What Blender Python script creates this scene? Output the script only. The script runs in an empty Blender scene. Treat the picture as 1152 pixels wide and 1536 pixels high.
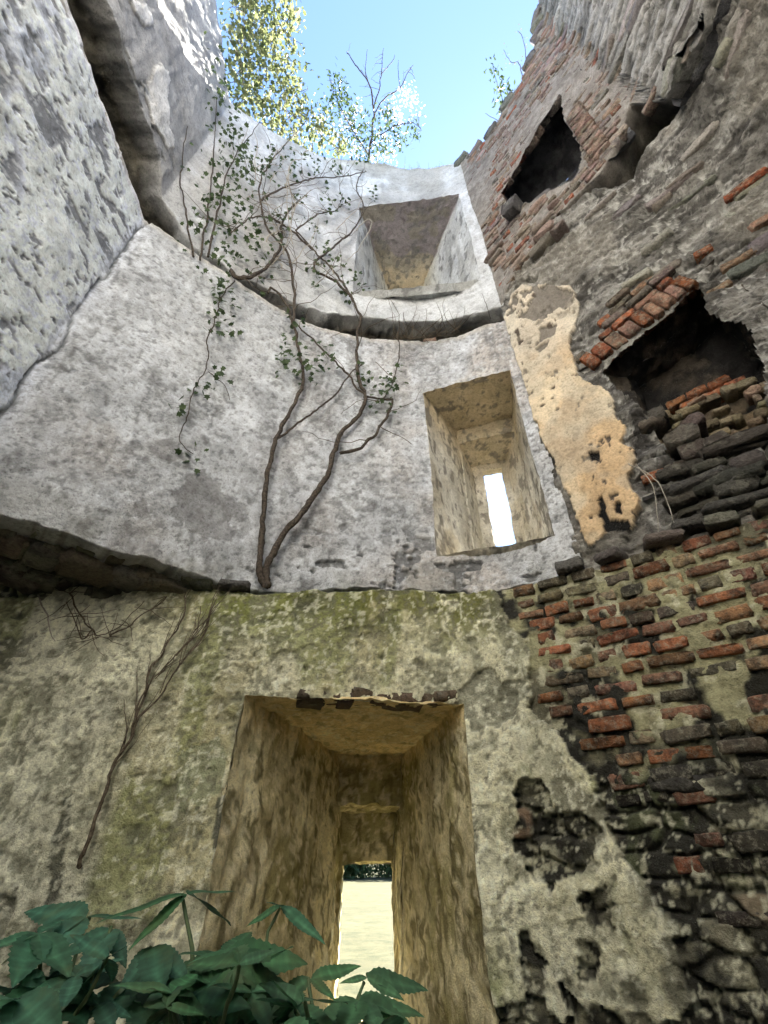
import bpy, math, random
import numpy as np
from mathutils import Vector, Matrix, Euler
R = math.radians
random.seed(7); rng = np.random.default_rng(7)
sc = bpy.context.scene
COL = sc.collection

# ------------------------------------------------------------------ camera, sky, sun, exposure
cam_d = bpy.data.cameras.new('camera'); cam = bpy.data.objects.new('camera', cam_d); COL.objects.link(cam)
cam.location = (0, 0, 1.6); cam.rotation_euler = (R(127), 0, 0)
cam_d.sensor_fit = 'VERTICAL'; cam_d.sensor_height = 24.0; cam_d.lens = 24.0 * 692 / 1536
cam_d.clip_start = 0.02; cam_d.clip_end = 2000
sc.camera = cam
SUN_EL, SUN_AZ = 53.0, 34.0          # azimuth clockwise from the view direction (+Y)
w = bpy.data.worlds.new('World'); sc.world = w; w.use_nodes = True
nt = w.node_tree; bg = nt.nodes['Background']
sky = nt.nodes.new('ShaderNodeTexSky'); sky.sky_type = 'NISHITA'; sky.sun_disc = False
sky.sun_elevation = R(SUN_EL); sky.sun_rotation = R(SUN_AZ)
sky.air_density = 1.0; sky.dust_density = 0.15; sky.ozone_density = 3.2
nt.links.new(sky.outputs[0], bg.inputs[0]); bg.inputs[1].default_value = 0.05
sd = bpy.data.lights.new('sun', 'SUN'); so = bpy.data.objects.new('sun', sd); COL.objects.link(so)
sd.energy = 5.0; sd.angle = R(0.53); sd.color = (1.0, 0.94, 0.84)
so.location = (20, 12, 25)
sdir = Vector((math.sin(R(SUN_AZ))*math.cos(R(SUN_EL)), math.cos(R(SUN_AZ))*math.cos(R(SUN_EL)), math.sin(R(SUN_EL))))
so.rotation_euler = sdir.to_track_quat('Z', 'Y').to_euler()
sc.view_settings.view_transform = 'Standard'; sc.view_settings.look = 'None'
sc.view_settings.exposure = 3.38; sc.view_settings.gamma = 1.0; sc.view_settings.use_curve_mapping = False

# ------------------------------------------------------------------ measured outlines, metres (arc length along wall, height) or (x, y, z)
TRACE = {'fluff': [(0.362, 2.217, 13.0, 0.14), (0.576, 2.34, 12.9, 0.12), (0.175, 2.367, 12.8, 0.15), (0.301, 2.49, 12.7, 0.14), (-0.633, 2.542, 12.5, 0.18), (-0.881, 2.617, 12.4, 0.18), (-0.506, 2.79, 12.1, 0.18),
           (-0.012, 2.666, 12.4, 0.15), (-1.159, 2.472, 12.2, 0.15), (-0.199, 2.891, 12.1, 0.14), (0.112, 2.891, 12.1, 0.12), (-0.505, 2.298, 12.7, 0.1), (0.489, 2.189, 13.1, 0.1)],
 'hang': [(-1.484, 2.274, 6.201), (-1.512, 2.229, 5.856), (-1.504, 2.237, 5.522), (-1.487, 2.255, 5.084), (-1.438, 2.295, 4.771), (-1.475, 2.267, 4.522), (-1.443, 2.298, 4.25), (-1.447, 2.286, 4.093),
          (-1.442, 2.298, 3.969), (-1.357, 2.365, 3.917)],
 'hang_b': [(-1.428, 2.305, 4.759), (-1.324, 2.397, 4.734), (-1.25, 2.444, 4.58)],
 'ivy_clump': [(-1.962, 0.938, 11.2, 0.22), (-1.914, 0.997, 11.8, 0.3), (-1.673, 1.015, 12.2, 0.3), (-2.027, 1.199, 10.9, 0.22), (-2.006, 1.263, 11.4, 0.3), (-1.787, 1.291, 11.9, 0.3), (-1.563, 1.291, 12.2, 0.22),
               (-2.069, 1.443, 10.7, 0.2), (-2.069, 1.543, 11.1, 0.28), (-1.834, 1.57, 11.5, 0.3), (-1.598, 1.594, 11.9, 0.25), (-2.114, 1.789, 10.8, 0.22), (-1.954, 1.867, 11.2, 0.28), (-1.707, 1.944, 11.6, 0.28),
               (-1.47, 1.96, 11.9, 0.2), (-2.177, 2.082, 10.7, 0.2), (-1.929, 2.151, 11.0, 0.25), (-1.661, 2.219, 11.3, 0.25), (-1.359, 2.2, 11.6, 0.22), (-1.126, 2.402, 11.9, 0.18), (-1.916, 2.427, 10.9, 0.2),
               (-1.577, 2.46, 11.2, 0.22), (-1.235, 2.562, 11.6, 0.2), (-0.856, 2.688, 11.9, 0.18), (-1.462, 1.102, 12.5, 0.12), (-1.864, 0.607, 11.3, 0.3), (-1.741, 0.657, 12.1, 0.35)],
 'ivy_dark': [(-2.084, 1.378, 9.513), (-2.09, 1.64, 9.521), (-1.965, 1.794, 9.002), (-1.832, 1.897, 8.488), (-1.898, 1.85, 8.202), (-1.83, 1.888, 7.479), (-1.705, 2.004, 6.912), (-1.695, 2.014, 6.395),
              (-1.728, 1.982, 7.57), (-1.704, 1.995, 8.022), (-1.666, 2.023, 8.692), (-1.501, 2.179, 9.108), (-1.318, 2.335, 9.645), (-1.096, 2.49, 10.181), (-0.843, 2.674, 10.812), (-1.639, 2.051, 7.036),
              (-1.453, 2.218, 6.573), (-1.404, 2.257, 7.056), (-1.545, 2.136, 5.986), (-2.086, 1.435, 9.141)],
 'leaf_hang': [(-1.506, 2.22, 5.84), (-1.499, 2.229, 5.507), (-1.481, 2.247, 5.271), (-1.413, 2.306, 5.422), (-1.416, 2.301, 5.749), (-1.369, 2.348, 4.756), (-1.336, 2.37, 4.699), (-1.438, 2.289, 4.551),
               (-1.488, 2.239, 4.219), (-1.352, 2.357, 3.909), (-1.483, 2.242, 6.007), (-1.506, 2.23, 5.68)],
 'leaf_wall': [(-0.937, 2.588, 5.542), (-0.863, 2.636, 5.398), (-0.933, 2.586, 5.274), (-0.7, 2.694, 5.271), (-0.66, 2.714, 5.51), (-0.564, 2.743, 5.497), (-0.006, 2.85, 5.075), (0.026, 2.85, 5.274),
               (-0.205, 2.83, 5.457), (-0.846, 2.645, 7.273), (-0.737, 2.685, 7.895), (-0.597, 2.732, 7.636), (-0.439, 2.782, 6.912), (-0.296, 2.821, 7.307), (-1.136, 2.443, 8.723), (-0.84, 2.647, 9.318),
               (-0.567, 2.742, 9.596), (-0.171, 2.83, 10.126), (-1.208, 2.392, 7.94), (-0.929, 2.587, 8.248), (-1.4, 2.236, 7.527), (-0.9, 2.607, 6.042), (0.06, 2.86, 5.444), (-0.766, 2.675, 8.917),
               (-0.755, 2.675, 7.092)],
 'low_bare': [(7.202, 2.522), (7.365, 2.531), (7.393, 2.449), (7.548, 2.434), (7.519, 2.381), (7.4, 2.242), (7.336, 2.192), (7.188, 2.216), (7.115, 2.368)],
 'low_dark1': [(5.095, 1.836), (5.128, 1.85), (5.185, 1.674), (5.196, 1.55), (5.206, 1.433), (5.177, 1.433), (5.131, 1.599)],
 'low_dark2': [(5.838, 1.868), (5.901, 1.883), (5.92, 1.702), (5.914, 1.501), (5.879, 1.501), (5.848, 1.702)],
 'low_dark3': [(4.941, 1.503), (5.043, 1.526), (5.046, 1.456), (4.983, 1.412)],
 'low_dark4': [(5.575, 2.047), (5.786, 2.113), (5.858, 2.018), (5.849, 1.897), (5.726, 1.783), (5.652, 1.796)],
 'low_hole1': [(7.374, 1.911), (7.445, 1.971), (7.543, 1.936), (7.567, 1.845), (7.496, 1.79), (7.645, 1.792), (7.762, 1.754), (7.796, 1.713), (7.741, 1.675), (7.688, 1.586), (7.602, 1.542), (7.492, 1.461),
               (7.436, 1.485), (7.386, 1.547), (7.411, 1.599), (7.324, 1.652), (7.375, 1.763)],
 'low_hole2': [(7.285, 1.317), (7.344, 1.319), (7.391, 1.222), (7.363, 1.047), (7.267, 1.043), (7.272, 1.197)],
 'low_hole3': [(7.444, 1.171), (7.499, 1.113), (7.605, 1.063), (7.471, 1.052)],
 'low_hole4': [(7.633, 1.488), (7.756, 1.514), (7.761, 1.433), (7.719, 1.332), (7.653, 1.34), (7.63, 1.418)],
 'low_hole5': [(7.579, 1.326), (7.644, 1.307), (7.635, 1.223), (7.544, 1.187), (7.541, 1.259)],
 'low_plaster': [(7.462, 3.091), (7.513, 2.818), (7.541, 2.734), (7.603, 2.617), (7.548, 2.434), (7.534, 2.305), (7.659, 2.152), (7.698, 2.019), (7.751, 1.962), (7.802, 1.936), (7.815, 1.835), (7.823, 1.726),
                 (7.816, 1.674), (7.841, 1.611), (7.91, 1.516), (7.952, 1.439), (8.007, 1.378), (8.043, 1.36), (7.976, 1.326), (7.961, 1.246), (7.955, 1.18), (7.887, 1.101), (7.844, 1.086), (6.467, 1.049),
                 (6.332, 3.083)],
 'mid_blk1': [(0.26, 3.616), (0.297, 3.628), (0.266, 3.413), (0.36, 3.357), (0.361, 3.291), (0.223, 3.323), (0.235, 3.483)],
 'mid_blk2': [(0.303, 4.042), (0.362, 3.989), (0.332, 3.923), (0.291, 3.948)],
 'mid_blk3': [(0.338, 3.534), (0.363, 3.508), (0.347, 3.418), (0.319, 3.431)],
 'mid_cream': [(-0.093, 6.04), (0.181, 6.396), (0.337, 6.418), (0.739, 5.927), (0.703, 5.669), (0.487, 5.294), (0.452, 4.981), (0.462, 4.746), (0.606, 4.504), (0.553, 4.236), (0.575, 4.112), (0.503, 3.986),
               (0.558, 3.903), (0.522, 3.749), (0.479, 3.682), (0.47, 3.512), (0.456, 3.435), (0.368, 3.314), (0.223, 3.323), (0.093, 3.281)],
 'mid_fire': [(0.603, 4.786), (0.966, 4.967), (1.438, 5.096), (1.372, 4.773), (1.406, 4.665), (1.5, 4.45), (1.446, 4.106), (1.257, 3.651), (1.006, 3.528), (0.753, 3.647), (0.739, 4.175)],
 'mid_flake1': [(0.261, 6.042), (0.441, 6.223), (0.614, 6.079), (0.703, 5.787), (0.533, 5.742), (0.315, 5.8), (0.181, 6.004)],
 'mid_flake2': [(0.322, 5.677), (0.47, 5.609), (0.407, 5.478), (0.263, 5.484)],
 'mid_flake3': [(0.208, 5.456), (0.353, 5.451), (0.325, 5.398), (0.226, 5.385)],
 'mid_soot': [(0.562, 4.121), (0.429, 3.393), (0.161, 3.192), (0.556, 3.182), (1.081, 3.23), (1.415, 4.03), (1.439, 4.976), (0.791, 4.726)],
 'rim_a': [(1.89, 2.139, 10.7), (1.755, 2.064, 10.8), (1.59, 2.016, 10.95)],
 'rim_b': [(1.914, 2.118, 10.75), (1.866, 1.936, 10.95), (1.765, 1.731, 11.1), (1.651, 1.523, 11.3)],
 'rim_c': [(1.935, 2.08, 10.8), (1.963, 1.867, 11.0), (1.89, 1.701, 11.15)],
 'rim_d': [(2.148, 1.672, 11.2), (2.075, 1.517, 11.4), (1.957, 1.51, 11.5), (1.846, 1.398, 11.6)],
 'rim_e': [(2.185, 1.538, 11.3), (2.15, 1.302, 11.7), (2.073, 1.218, 11.9)],
 'root_a': [(-1.731, 2.039, 6.105), (-1.816, 1.973, 6.831), (-1.946, 1.863, 7.802), (-2.103, 1.746, 8.805), (-2.128, 1.532, 9.316)],
 'root_b': [(-1.777, 2.002, 6.089), (-1.954, 1.856, 6.676), (-2.124, 1.725, 7.344), (-2.128, 1.473, 7.913)],
 'root_c': [(-1.698, 2.072, 6.245), (-1.778, 1.959, 7.312), (-1.834, 1.913, 8.191), (-1.825, 1.922, 9.239), (-1.788, 1.959, 10.685)],
 'sap_a': [(-2.147, 2.605, 2.927), (-2.033, 2.588, 2.785), (-1.969, 2.591, 2.681), (-1.91, 2.6, 2.624)],
 'sap_b': [(-1.972, 2.621, 2.936), (-1.843, 2.603, 2.792), (-1.726, 2.61, 2.689), (-1.678, 2.62, 2.652), (-1.599, 2.629, 2.697), (-1.536, 2.631, 2.805), (-1.501, 2.628, 2.893)],
 'sap_c': [(-1.726, 2.61, 2.689), (-1.769, 2.609, 2.648), (-1.874, 2.602, 2.77), (-1.943, 2.593, 2.853)],
 'sap_d': [(-1.628, 2.635, 2.658), (-1.532, 2.638, 2.722), (-1.448, 2.645, 2.834), (-1.37, 2.644, 2.924)],
 'scab1': [(2.514, 7.506), (2.583, 7.795), (2.698, 7.763), (2.781, 7.543), (2.92, 7.48), (3.116, 7.41), (3.111, 7.236), (2.978, 7.179), (2.853, 7.074), (2.609, 7.138)],
 'scab2': [(2.108, 7.377), (2.139, 7.739), (2.29, 7.793), (2.257, 7.495), (2.187, 7.404)],
 'shrub_a': [(-0.351, 3.115, 11.9), (-0.287, 2.891, 12.1), (-0.223, 2.617, 12.4), (-0.2, 2.367, 12.8), (-0.284, 2.049, 13.1), (-0.509, 1.871, 13.4), (-0.695, 1.704, 13.6)],
 'shrub_b': [(-0.2, 2.367, 12.8), (-0.074, 2.049, 13.1), (-0.037, 1.826, 13.4), (-0.012, 1.665, 13.7)],
 'shrub_c': [(-0.223, 2.468, 12.6), (-0.012, 2.244, 12.9), (0.301, 2.132, 13.2), (0.427, 1.981, 13.4), (0.555, 1.885, 13.6)],
 'shrub_d': [(-0.284, 2.049, 13.1), (-0.346, 1.9, 13.3), (-0.309, 1.678, 13.6)],
 'shrub_e': [(-0.037, 1.929, 13.2), (0.174, 1.797, 13.5), (0.199, 1.74, 13.6)],
 'shrub_f': [(-0.287, 2.891, 12.1), (-0.507, 2.642, 12.3), (-0.751, 2.372, 12.6), (-0.936, 2.151, 12.9), (-0.993, 1.958, 13.1)],
 'shrub_g': [(-0.249, 2.741, 12.3), (0.174, 2.542, 12.5), (0.554, 2.539, 12.7), (0.718, 2.663, 12.8)],
 'shrub_h': [(0.301, 2.132, 13.2), (0.264, 1.933, 13.5), (0.276, 1.812, 13.6)],
 'shrub_leaf': [(-0.859, 1.968, 12.9, 0.12), (-0.927, 2.205, 12.7, 0.15), (-0.692, 2.42, 12.6, 0.2), (-0.381, 2.519, 12.4, 0.2), (-0.2, 2.741, 12.3, 0.2), (-0.574, 2.666, 12.4, 0.2), (0.175, 2.592, 12.5, 0.15),
                (0.559, 2.639, 12.7, 0.1), (-0.747, 2.178, 12.8, 0.12), (0.05, 2.415, 12.8, 0.12), (-0.012, 2.816, 12.2, 0.12), (0.302, 2.767, 12.4, 0.1), (-0.385, 2.915, 12.0, 0.15), (-1.068, 2.376, 12.4, 0.15)],
 'stain1': [(4.298, 3.559), (4.451, 3.857), (4.792, 3.646), (4.79, 3.411), (4.596, 3.255), (4.436, 3.376)],
 'stain2': [(4.073, 3.877), (4.218, 4.044), (4.272, 3.847), (4.183, 3.729)],
 'stain3': [(4.088, 3.365), (4.184, 3.442), (4.25, 3.316), (4.168, 3.236)],
 'stem_a': [(-0.787, 2.731, 3.031), (-0.844, 2.702, 3.175), (-0.867, 2.694, 3.441), (-0.894, 2.675, 3.759), (-0.903, 2.672, 4.058), (-0.888, 2.674, 4.395), (-0.807, 2.714, 4.818), (-0.763, 2.732, 5.221),
            (-0.861, 2.693, 5.702), (-0.923, 2.596, 5.962), (-1.016, 2.501, 6.175), (-1.169, 2.439, 6.365), (-1.213, 2.439, 6.285)],
 'stem_b': [(-0.778, 2.741, 3.046), (-0.791, 2.723, 3.213), (-0.72, 2.743, 3.446), (-0.569, 2.791, 3.786), (-0.459, 2.831, 4.13), (-0.399, 2.841, 4.57), (-0.253, 2.88, 4.876), (-0.186, 2.88, 5.161),
            (-0.279, 2.871, 5.623), (-0.281, 2.82, 6.143), (-0.258, 2.79, 6.382), (-0.394, 2.771, 6.816), (-0.533, 2.771, 7.207), (-0.719, 2.743, 7.571), (-0.897, 2.674, 7.777), (-1.11, 2.527, 7.993)],
 'stem_c': [(-0.888, 2.683, 4.382), (-0.779, 2.723, 4.57), (-0.582, 2.782, 4.881), (-0.435, 2.831, 5.2), (-0.341, 2.861, 5.498), (-0.213, 2.88, 5.692)],
 'stem_d': [(-0.377, 2.851, 4.377), (-0.181, 2.88, 4.487), (-0.037, 2.9, 4.763), (0.077, 2.91, 5.1), (-0.006, 2.9, 5.136), (-0.2, 2.881, 5.212), (-0.373, 2.85, 5.484), (-0.584, 2.782, 5.721), (-0.804, 2.712, 5.969),
            (-0.945, 2.645, 6.082)],
 'stem_e': [(-0.006, 2.88, 5.092), (0.093, 2.89, 5.431), (0.173, 2.9, 6.018), (0.103, 2.89, 6.256)],
 'stem_f': [(-1.533, 2.218, 6.288), (-1.425, 2.236, 6.151), (-1.294, 2.39, 6.651), (-1.219, 2.447, 7.339), (-1.258, 2.408, 7.983), (-1.157, 2.488, 8.855)],
 'stem_g': [(-0.923, 2.596, 5.962), (-1.013, 2.557, 6.773), (-1.129, 2.469, 7.218), (-1.368, 2.294, 7.496), (-1.494, 2.177, 7.948), (-1.561, 2.129, 8.69), (-1.465, 2.206, 10.212), (-1.293, 2.352, 12.507)],
 'stem_h': [(-0.394, 2.771, 6.816), (-0.607, 2.743, 7.149), (-0.853, 2.664, 7.313), (-0.663, 2.734, 8.01), (-0.432, 2.802, 8.689), (-0.318, 2.841, 9.621), (-0.444, 2.801, 10.321), (-0.366, 2.88, 11.355)],
 'stem_i': [(-0.887, 2.646, 7.712), (-1.197, 2.42, 7.818), (-1.395, 2.267, 7.703), (-1.531, 2.149, 7.297), (-1.602, 2.088, 6.804)],
 'stem_j': [(-0.388, 2.821, 8.738), (-0.256, 2.85, 9.155), (-0.184, 2.85, 8.97), (-0.327, 2.841, 8.262), (-0.479, 2.792, 7.732)],
 'stem_k': [(-1.494, 2.177, 7.948), (-1.317, 2.335, 8.87), (-1.06, 2.518, 9.76), (-0.716, 2.713, 10.48), (-0.301, 2.84, 11.122)],
 'stem_l': [(-1.098, 2.499, 7.924), (-0.894, 2.637, 8.812), (-0.69, 2.722, 9.164), (-0.631, 2.742, 9.859)],
 'twig_b': [(-1.37, 2.638, 1.931), (-1.329, 2.638, 2.163), (-1.242, 2.647, 2.336), (-1.146, 2.645, 2.541), (-1.091, 2.653, 2.707), (-1.072, 2.652, 2.86)],
 'twig_c': [(-1.329, 2.627, 2.177), (-1.325, 2.629, 2.331), (-1.241, 2.636, 2.48), (-1.139, 2.637, 2.68), (-1.14, 2.637, 2.852)],
 'twig_d': [(-1.354, 2.647, 2.069), (-1.379, 2.645, 2.198), (-1.428, 2.645, 2.3)],
 'twig_e': [(-1.329, 2.645, 2.265), (-1.329, 2.645, 2.408), (-1.366, 2.646, 2.561)],
 'twig_main': [(-1.397, 2.674, 1.574), (-1.39, 2.644, 1.673), (-1.377, 2.646, 1.805), (-1.374, 2.647, 1.932), (-1.354, 2.647, 2.069), (-1.329, 2.645, 2.265), (-1.323, 2.647, 2.484), (-1.276, 2.656, 2.646),
               (-1.235, 2.656, 2.795), (-1.263, 2.653, 2.952)],
 'up_fire': [(0.423, 8.631), (1.513, 9.16), (1.386, 8.525), (1.364, 7.687), (1.201, 7.191), (0.877, 7.481), (0.653, 7.72), (0.438, 8.155)],
 'up_niche': [(2.247, 6.895), (2.486, 6.768), (2.53, 6.506), (2.369, 6.429), (2.169, 6.41), (2.037, 6.796)]}
WEEDS = [{'hue': (0.045, 0.115, 0.055),
  'label': 'tall weed with long serrated leaves spread before the window jamb',
  'root': (-0.28, 0.62),
  'tips': [((-0.32, 0.973, 1.555), [(-0.441, 0.93, 1.529, 0.275), (-0.256, 1.057, 1.56, 0.275), (-0.38, 0.93, 1.496, 0.425), (-0.267, 1.091, 1.514, 0.5)]),
           ((-0.19, 1.117, 1.531), [(-0.099, 1.087, 1.487, 0.325), (-0.254, 1.123, 1.505, 0.375), (-0.129, 1.206, 1.495, 0.325), (-0.202, 1.043, 1.545, 0.375)]),
           ((-0.248, 0.992, 1.479), [(-0.122, 1.049, 1.47, 0.5), (-0.335, 0.932, 1.46, 0.475), (-0.229, 1.073, 1.506, 0.5), (-0.292, 0.903, 1.498, 0.375)]),
           ((-0.276, 0.855, 1.462), [(-0.339, 0.818, 1.478, 0.5), (-0.29, 0.829, 1.43, 0.525), (-0.221, 0.876, 1.434, 0.5), (-0.265, 0.921, 1.474, 0.45)]),
           ((-0.183, 0.912, 1.453), [(-0.229, 0.875, 1.469, 0.45), (-0.131, 0.988, 1.453, 0.45), (-0.142, 0.888, 1.418, 0.525)]),
           ((-0.216, 0.921, 1.474), [(-0.257, 0.913, 1.418, 0.525), (-0.119, 1.0, 1.436, 0.45), (-0.162, 0.918, 1.412, 0.525), (-0.201, 0.891, 1.414, 0.525)]),
           ((-0.261, 0.896, 1.448), [(-0.293, 0.812, 1.477, 0.45), (-0.174, 0.872, 1.449, 0.45), (-0.258, 0.948, 1.405, 0.45), (-0.242, 0.937, 1.464, 0.45)]),
           ((-0.32, 1.047, 1.412), [(-0.435, 1.112, 1.406, 0.45), (-0.248, 1.11, 1.387, 0.45), (-0.374, 1.18, 1.366, 0.45), (-0.452, 1.17, 1.384, 0.45)]),
           ((-0.178, 0.933, 1.407), [(-0.18, 1.042, 1.411, 0.45), (-0.133, 0.865, 1.433, 0.45), (-0.163, 0.976, 1.366, 0.45), (-0.227, 0.95, 1.42, 0.45)]),
           ((-0.251, 0.942, 1.458), [(-0.352, 0.995, 1.469, 0.45), (-0.197, 1.067, 1.457, 0.45), (-0.31, 1.033, 1.466, 0.45), (-0.171, 0.979, 1.461, 0.45)]),
           ((-0.203, 0.999, 1.464), [(-0.245, 0.92, 1.486, 0.45), (-0.133, 0.91, 1.506, 0.45), (-0.171, 0.927, 1.5, 0.45), (-0.253, 1.142, 1.407, 0.45)]),
           ((-0.264, 0.808, 1.457), [(-0.314, 0.905, 1.463, 0.45), (-0.24, 0.949, 1.435, 0.45), (-0.298, 0.874, 1.428, 0.45), (-0.218, 0.819, 1.451, 0.45)]),
           ((-0.175, 0.775, 1.499), [(-0.162, 0.89, 1.503, 0.45), (-0.134, 0.783, 1.512, 0.45), (-0.255, 0.821, 1.497, 0.45), (-0.273, 0.892, 1.495, 0.45)]),
           ((-0.237, 0.987, 1.443), [(-0.264, 1.149, 1.389, 0.45), (-0.287, 0.901, 1.461, 0.45), (-0.28, 0.918, 1.44, 0.45), (-0.276, 0.899, 1.477, 0.45)]),
           ((-0.211, 0.978, 1.441), [(-0.283, 1.085, 1.396, 0.45), (-0.169, 1.05, 1.427, 0.45), (-0.153, 0.992, 1.445, 0.45), (-0.265, 0.964, 1.457, 0.45)])]},
 {'hue': (0.036, 0.1, 0.058),
  'label': 'bushy dark weed with broad leaves at the foot of the left wall plaster',
  'root': (-0.62, 0.6),
  'tips': [((-0.517, 1.062, 1.52), [(-0.599, 0.996, 1.475, 0.425), (-0.665, 1.117, 1.531, 0.375), (-0.424, 1.087, 1.521, 0.25), (-0.53, 0.97, 1.476, 0.5)]),
           ((-0.444, 1.008, 1.509), [(-0.502, 0.967, 1.48, 0.525), (-0.435, 0.931, 1.461, 0.575), (-0.391, 0.974, 1.471, 0.375)]),
           ((-0.391, 0.988, 1.453), [(-0.419, 0.912, 1.42, 0.575), (-0.279, 0.951, 1.435, 0.5), (-0.37, 0.885, 1.422, 0.5), (-0.3, 0.915, 1.416, 0.525)]),
           ((-0.54, 0.971, 1.508), [(-0.582, 0.903, 1.498, 0.425), (-0.496, 0.875, 1.469, 0.5), (-0.446, 0.925, 1.47, 0.5), (-0.539, 1.034, 1.523, 0.375)]),
           ((-0.351, 0.956, 1.494), [(-0.368, 0.912, 1.453, 0.5), (-0.276, 0.931, 1.461, 0.45), (-0.3, 0.884, 1.457, 0.525)]),
           ((-0.484, 0.931, 1.461), [(-0.512, 0.853, 1.432, 0.625), (-0.522, 0.897, 1.474, 0.575), (-0.385, 0.876, 1.434, 0.625), (-0.43, 0.859, 1.424, 0.575)]),
           ((-0.48, 0.861, 1.454), [(-0.494, 0.784, 1.473, 0.625), (-0.392, 0.826, 1.434, 0.625), (-0.43, 0.817, 1.43, 0.625)]),
           ((-0.499, 0.946, 1.456), [(-0.57, 1.059, 1.412, 0.45), (-0.462, 1.032, 1.437, 0.45), (-0.575, 1.064, 1.414, 0.45), (-0.502, 0.98, 1.428, 0.45)]),
           ((-0.368, 0.849, 1.495), [(-0.415, 0.886, 1.462, 0.45), (-0.333, 0.826, 1.514, 0.45), (-0.425, 0.843, 1.522, 0.45), (-0.375, 0.9, 1.468, 0.45)]),
           ((-0.569, 1.054, 1.393), [(-0.594, 1.178, 1.344, 0.45), (-0.623, 1.024, 1.426, 0.45), (-0.572, 1.17, 1.351, 0.45), (-0.584, 1.087, 1.361, 0.45)]),
           ((-0.518, 1.042, 1.437), [(-0.548, 1.188, 1.394, 0.45), (-0.449, 1.032, 1.466, 0.45), (-0.409, 0.997, 1.456, 0.45), (-0.554, 1.074, 1.471, 0.45)]),
           ((-0.413, 0.868, 1.475), [(-0.428, 0.933, 1.446, 0.45), (-0.394, 0.817, 1.455, 0.45), (-0.402, 0.976, 1.479, 0.45), (-0.365, 0.896, 1.492, 0.45)]),
           ((-0.503, 0.854, 1.438), [(-0.546, 0.912, 1.401, 0.45), (-0.608, 0.924, 1.408, 0.45), (-0.603, 0.985, 1.394, 0.45), (-0.572, 0.852, 1.434, 0.45)]),
           ((-0.564, 1.024, 1.427), [(-0.585, 1.179, 1.366, 0.45), (-0.488, 0.913, 1.476, 0.45), (-0.583, 0.928, 1.467, 0.45), (-0.592, 1.081, 1.391, 0.45)]),
           ((-0.497, 1.007, 1.436), [(-0.417, 0.95, 1.445, 0.45), (-0.519, 1.158, 1.394, 0.45), (-0.476, 1.02, 1.452, 0.45), (-0.521, 1.022, 1.41, 0.45)]),
           ((-0.385, 0.897, 1.444), [(-0.34, 0.856, 1.431, 0.45), (-0.457, 0.89, 1.455, 0.45), (-0.338, 0.905, 1.432, 0.45), (-0.448, 0.882, 1.464, 0.45)])]},
 {'hue': (0.05, 0.12, 0.055),
  'label': 'low weed with pointed leaves in front of the bright window slit',
  'root': (0.05, 0.62),
  'tips': [((-0.117, 1.042, 1.447), [(-0.037, 1.082, 1.461, 0.325), (-0.177, 1.009, 1.425, 0.5), (-0.073, 1.003, 1.432, 0.375)]),
           ((-0.028, 1.068, 1.445), [(0.081, 1.133, 1.425, 0.35), (-0.071, 1.044, 1.444, 0.325), (0.034, 1.061, 1.422, 0.425), (-0.003, 1.119, 1.445, 0.375)]),
           ((-0.037, 0.976, 1.434), [(0.064, 1.015, 1.416, 0.475), (-0.095, 0.915, 1.416, 0.55), (0.003, 0.918, 1.412, 0.55), (-0.057, 0.888, 1.418, 0.5), (0.052, 0.974, 1.404, 0.5)]),
           ((-0.134, 0.954, 1.43), [(-0.176, 0.888, 1.418, 0.575), (-0.062, 0.882, 1.426, 0.525), (-0.118, 0.862, 1.42, 0.575)]),
           ((-0.0, 0.935, 1.417), [(-0.052, 1.03, 1.378, 0.45), (-0.069, 0.968, 1.396, 0.45), (0.002, 1.035, 1.369, 0.45), (0.059, 0.956, 1.402, 0.45)]),
           ((0.015, 0.932, 1.402), [(0.076, 0.889, 1.428, 0.45), (-0.039, 1.041, 1.374, 0.45), (-0.032, 1.005, 1.415, 0.45), (-0.024, 0.954, 1.423, 0.45)]),
           ((-0.121, 0.808, 1.443), [(-0.071, 0.747, 1.437, 0.45), (-0.096, 0.936, 1.408, 0.45), (-0.117, 0.932, 1.403, 0.45), (-0.075, 0.896, 1.406, 0.45)]),
           ((0.007, 0.994, 1.388), [(0.024, 1.07, 1.391, 0.45), (-0.069, 0.928, 1.404, 0.45), (0.006, 0.891, 1.441, 0.45), (-0.029, 1.126, 1.332, 0.45)]),
           ((-0.106, 0.863, 1.452), [(-0.163, 0.851, 1.473, 0.45), (-0.146, 0.872, 1.433, 0.45), (-0.153, 0.9, 1.436, 0.45), (-0.05, 0.945, 1.442, 0.45)]),
           ((-0.142, 1.034, 1.394), [(-0.181, 1.036, 1.419, 0.45), (-0.19, 0.957, 1.435, 0.45), (-0.079, 1.18, 1.344, 0.45), (-0.231, 1.112, 1.381, 0.45)]),
           ((-0.114, 0.852, 1.449), [(-0.157, 0.81, 1.467, 0.45), (-0.141, 0.809, 1.485, 0.45), (-0.148, 0.941, 1.459, 0.45), (-0.155, 0.807, 1.467, 0.45)]),
           ((-0.154, 0.914, 1.428), [(-0.123, 0.92, 1.407, 0.45), (-0.169, 1.038, 1.427, 0.45), (-0.23, 0.939, 1.42, 0.45), (-0.118, 0.933, 1.452, 0.45)]),
           ((-0.073, 1.065, 1.386), [(-0.164, 1.222, 1.332, 0.45), (-0.132, 1.036, 1.387, 0.45), (-0.102, 1.171, 1.4, 0.45), (-0.032, 1.004, 1.416, 0.45)])]}]

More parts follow.
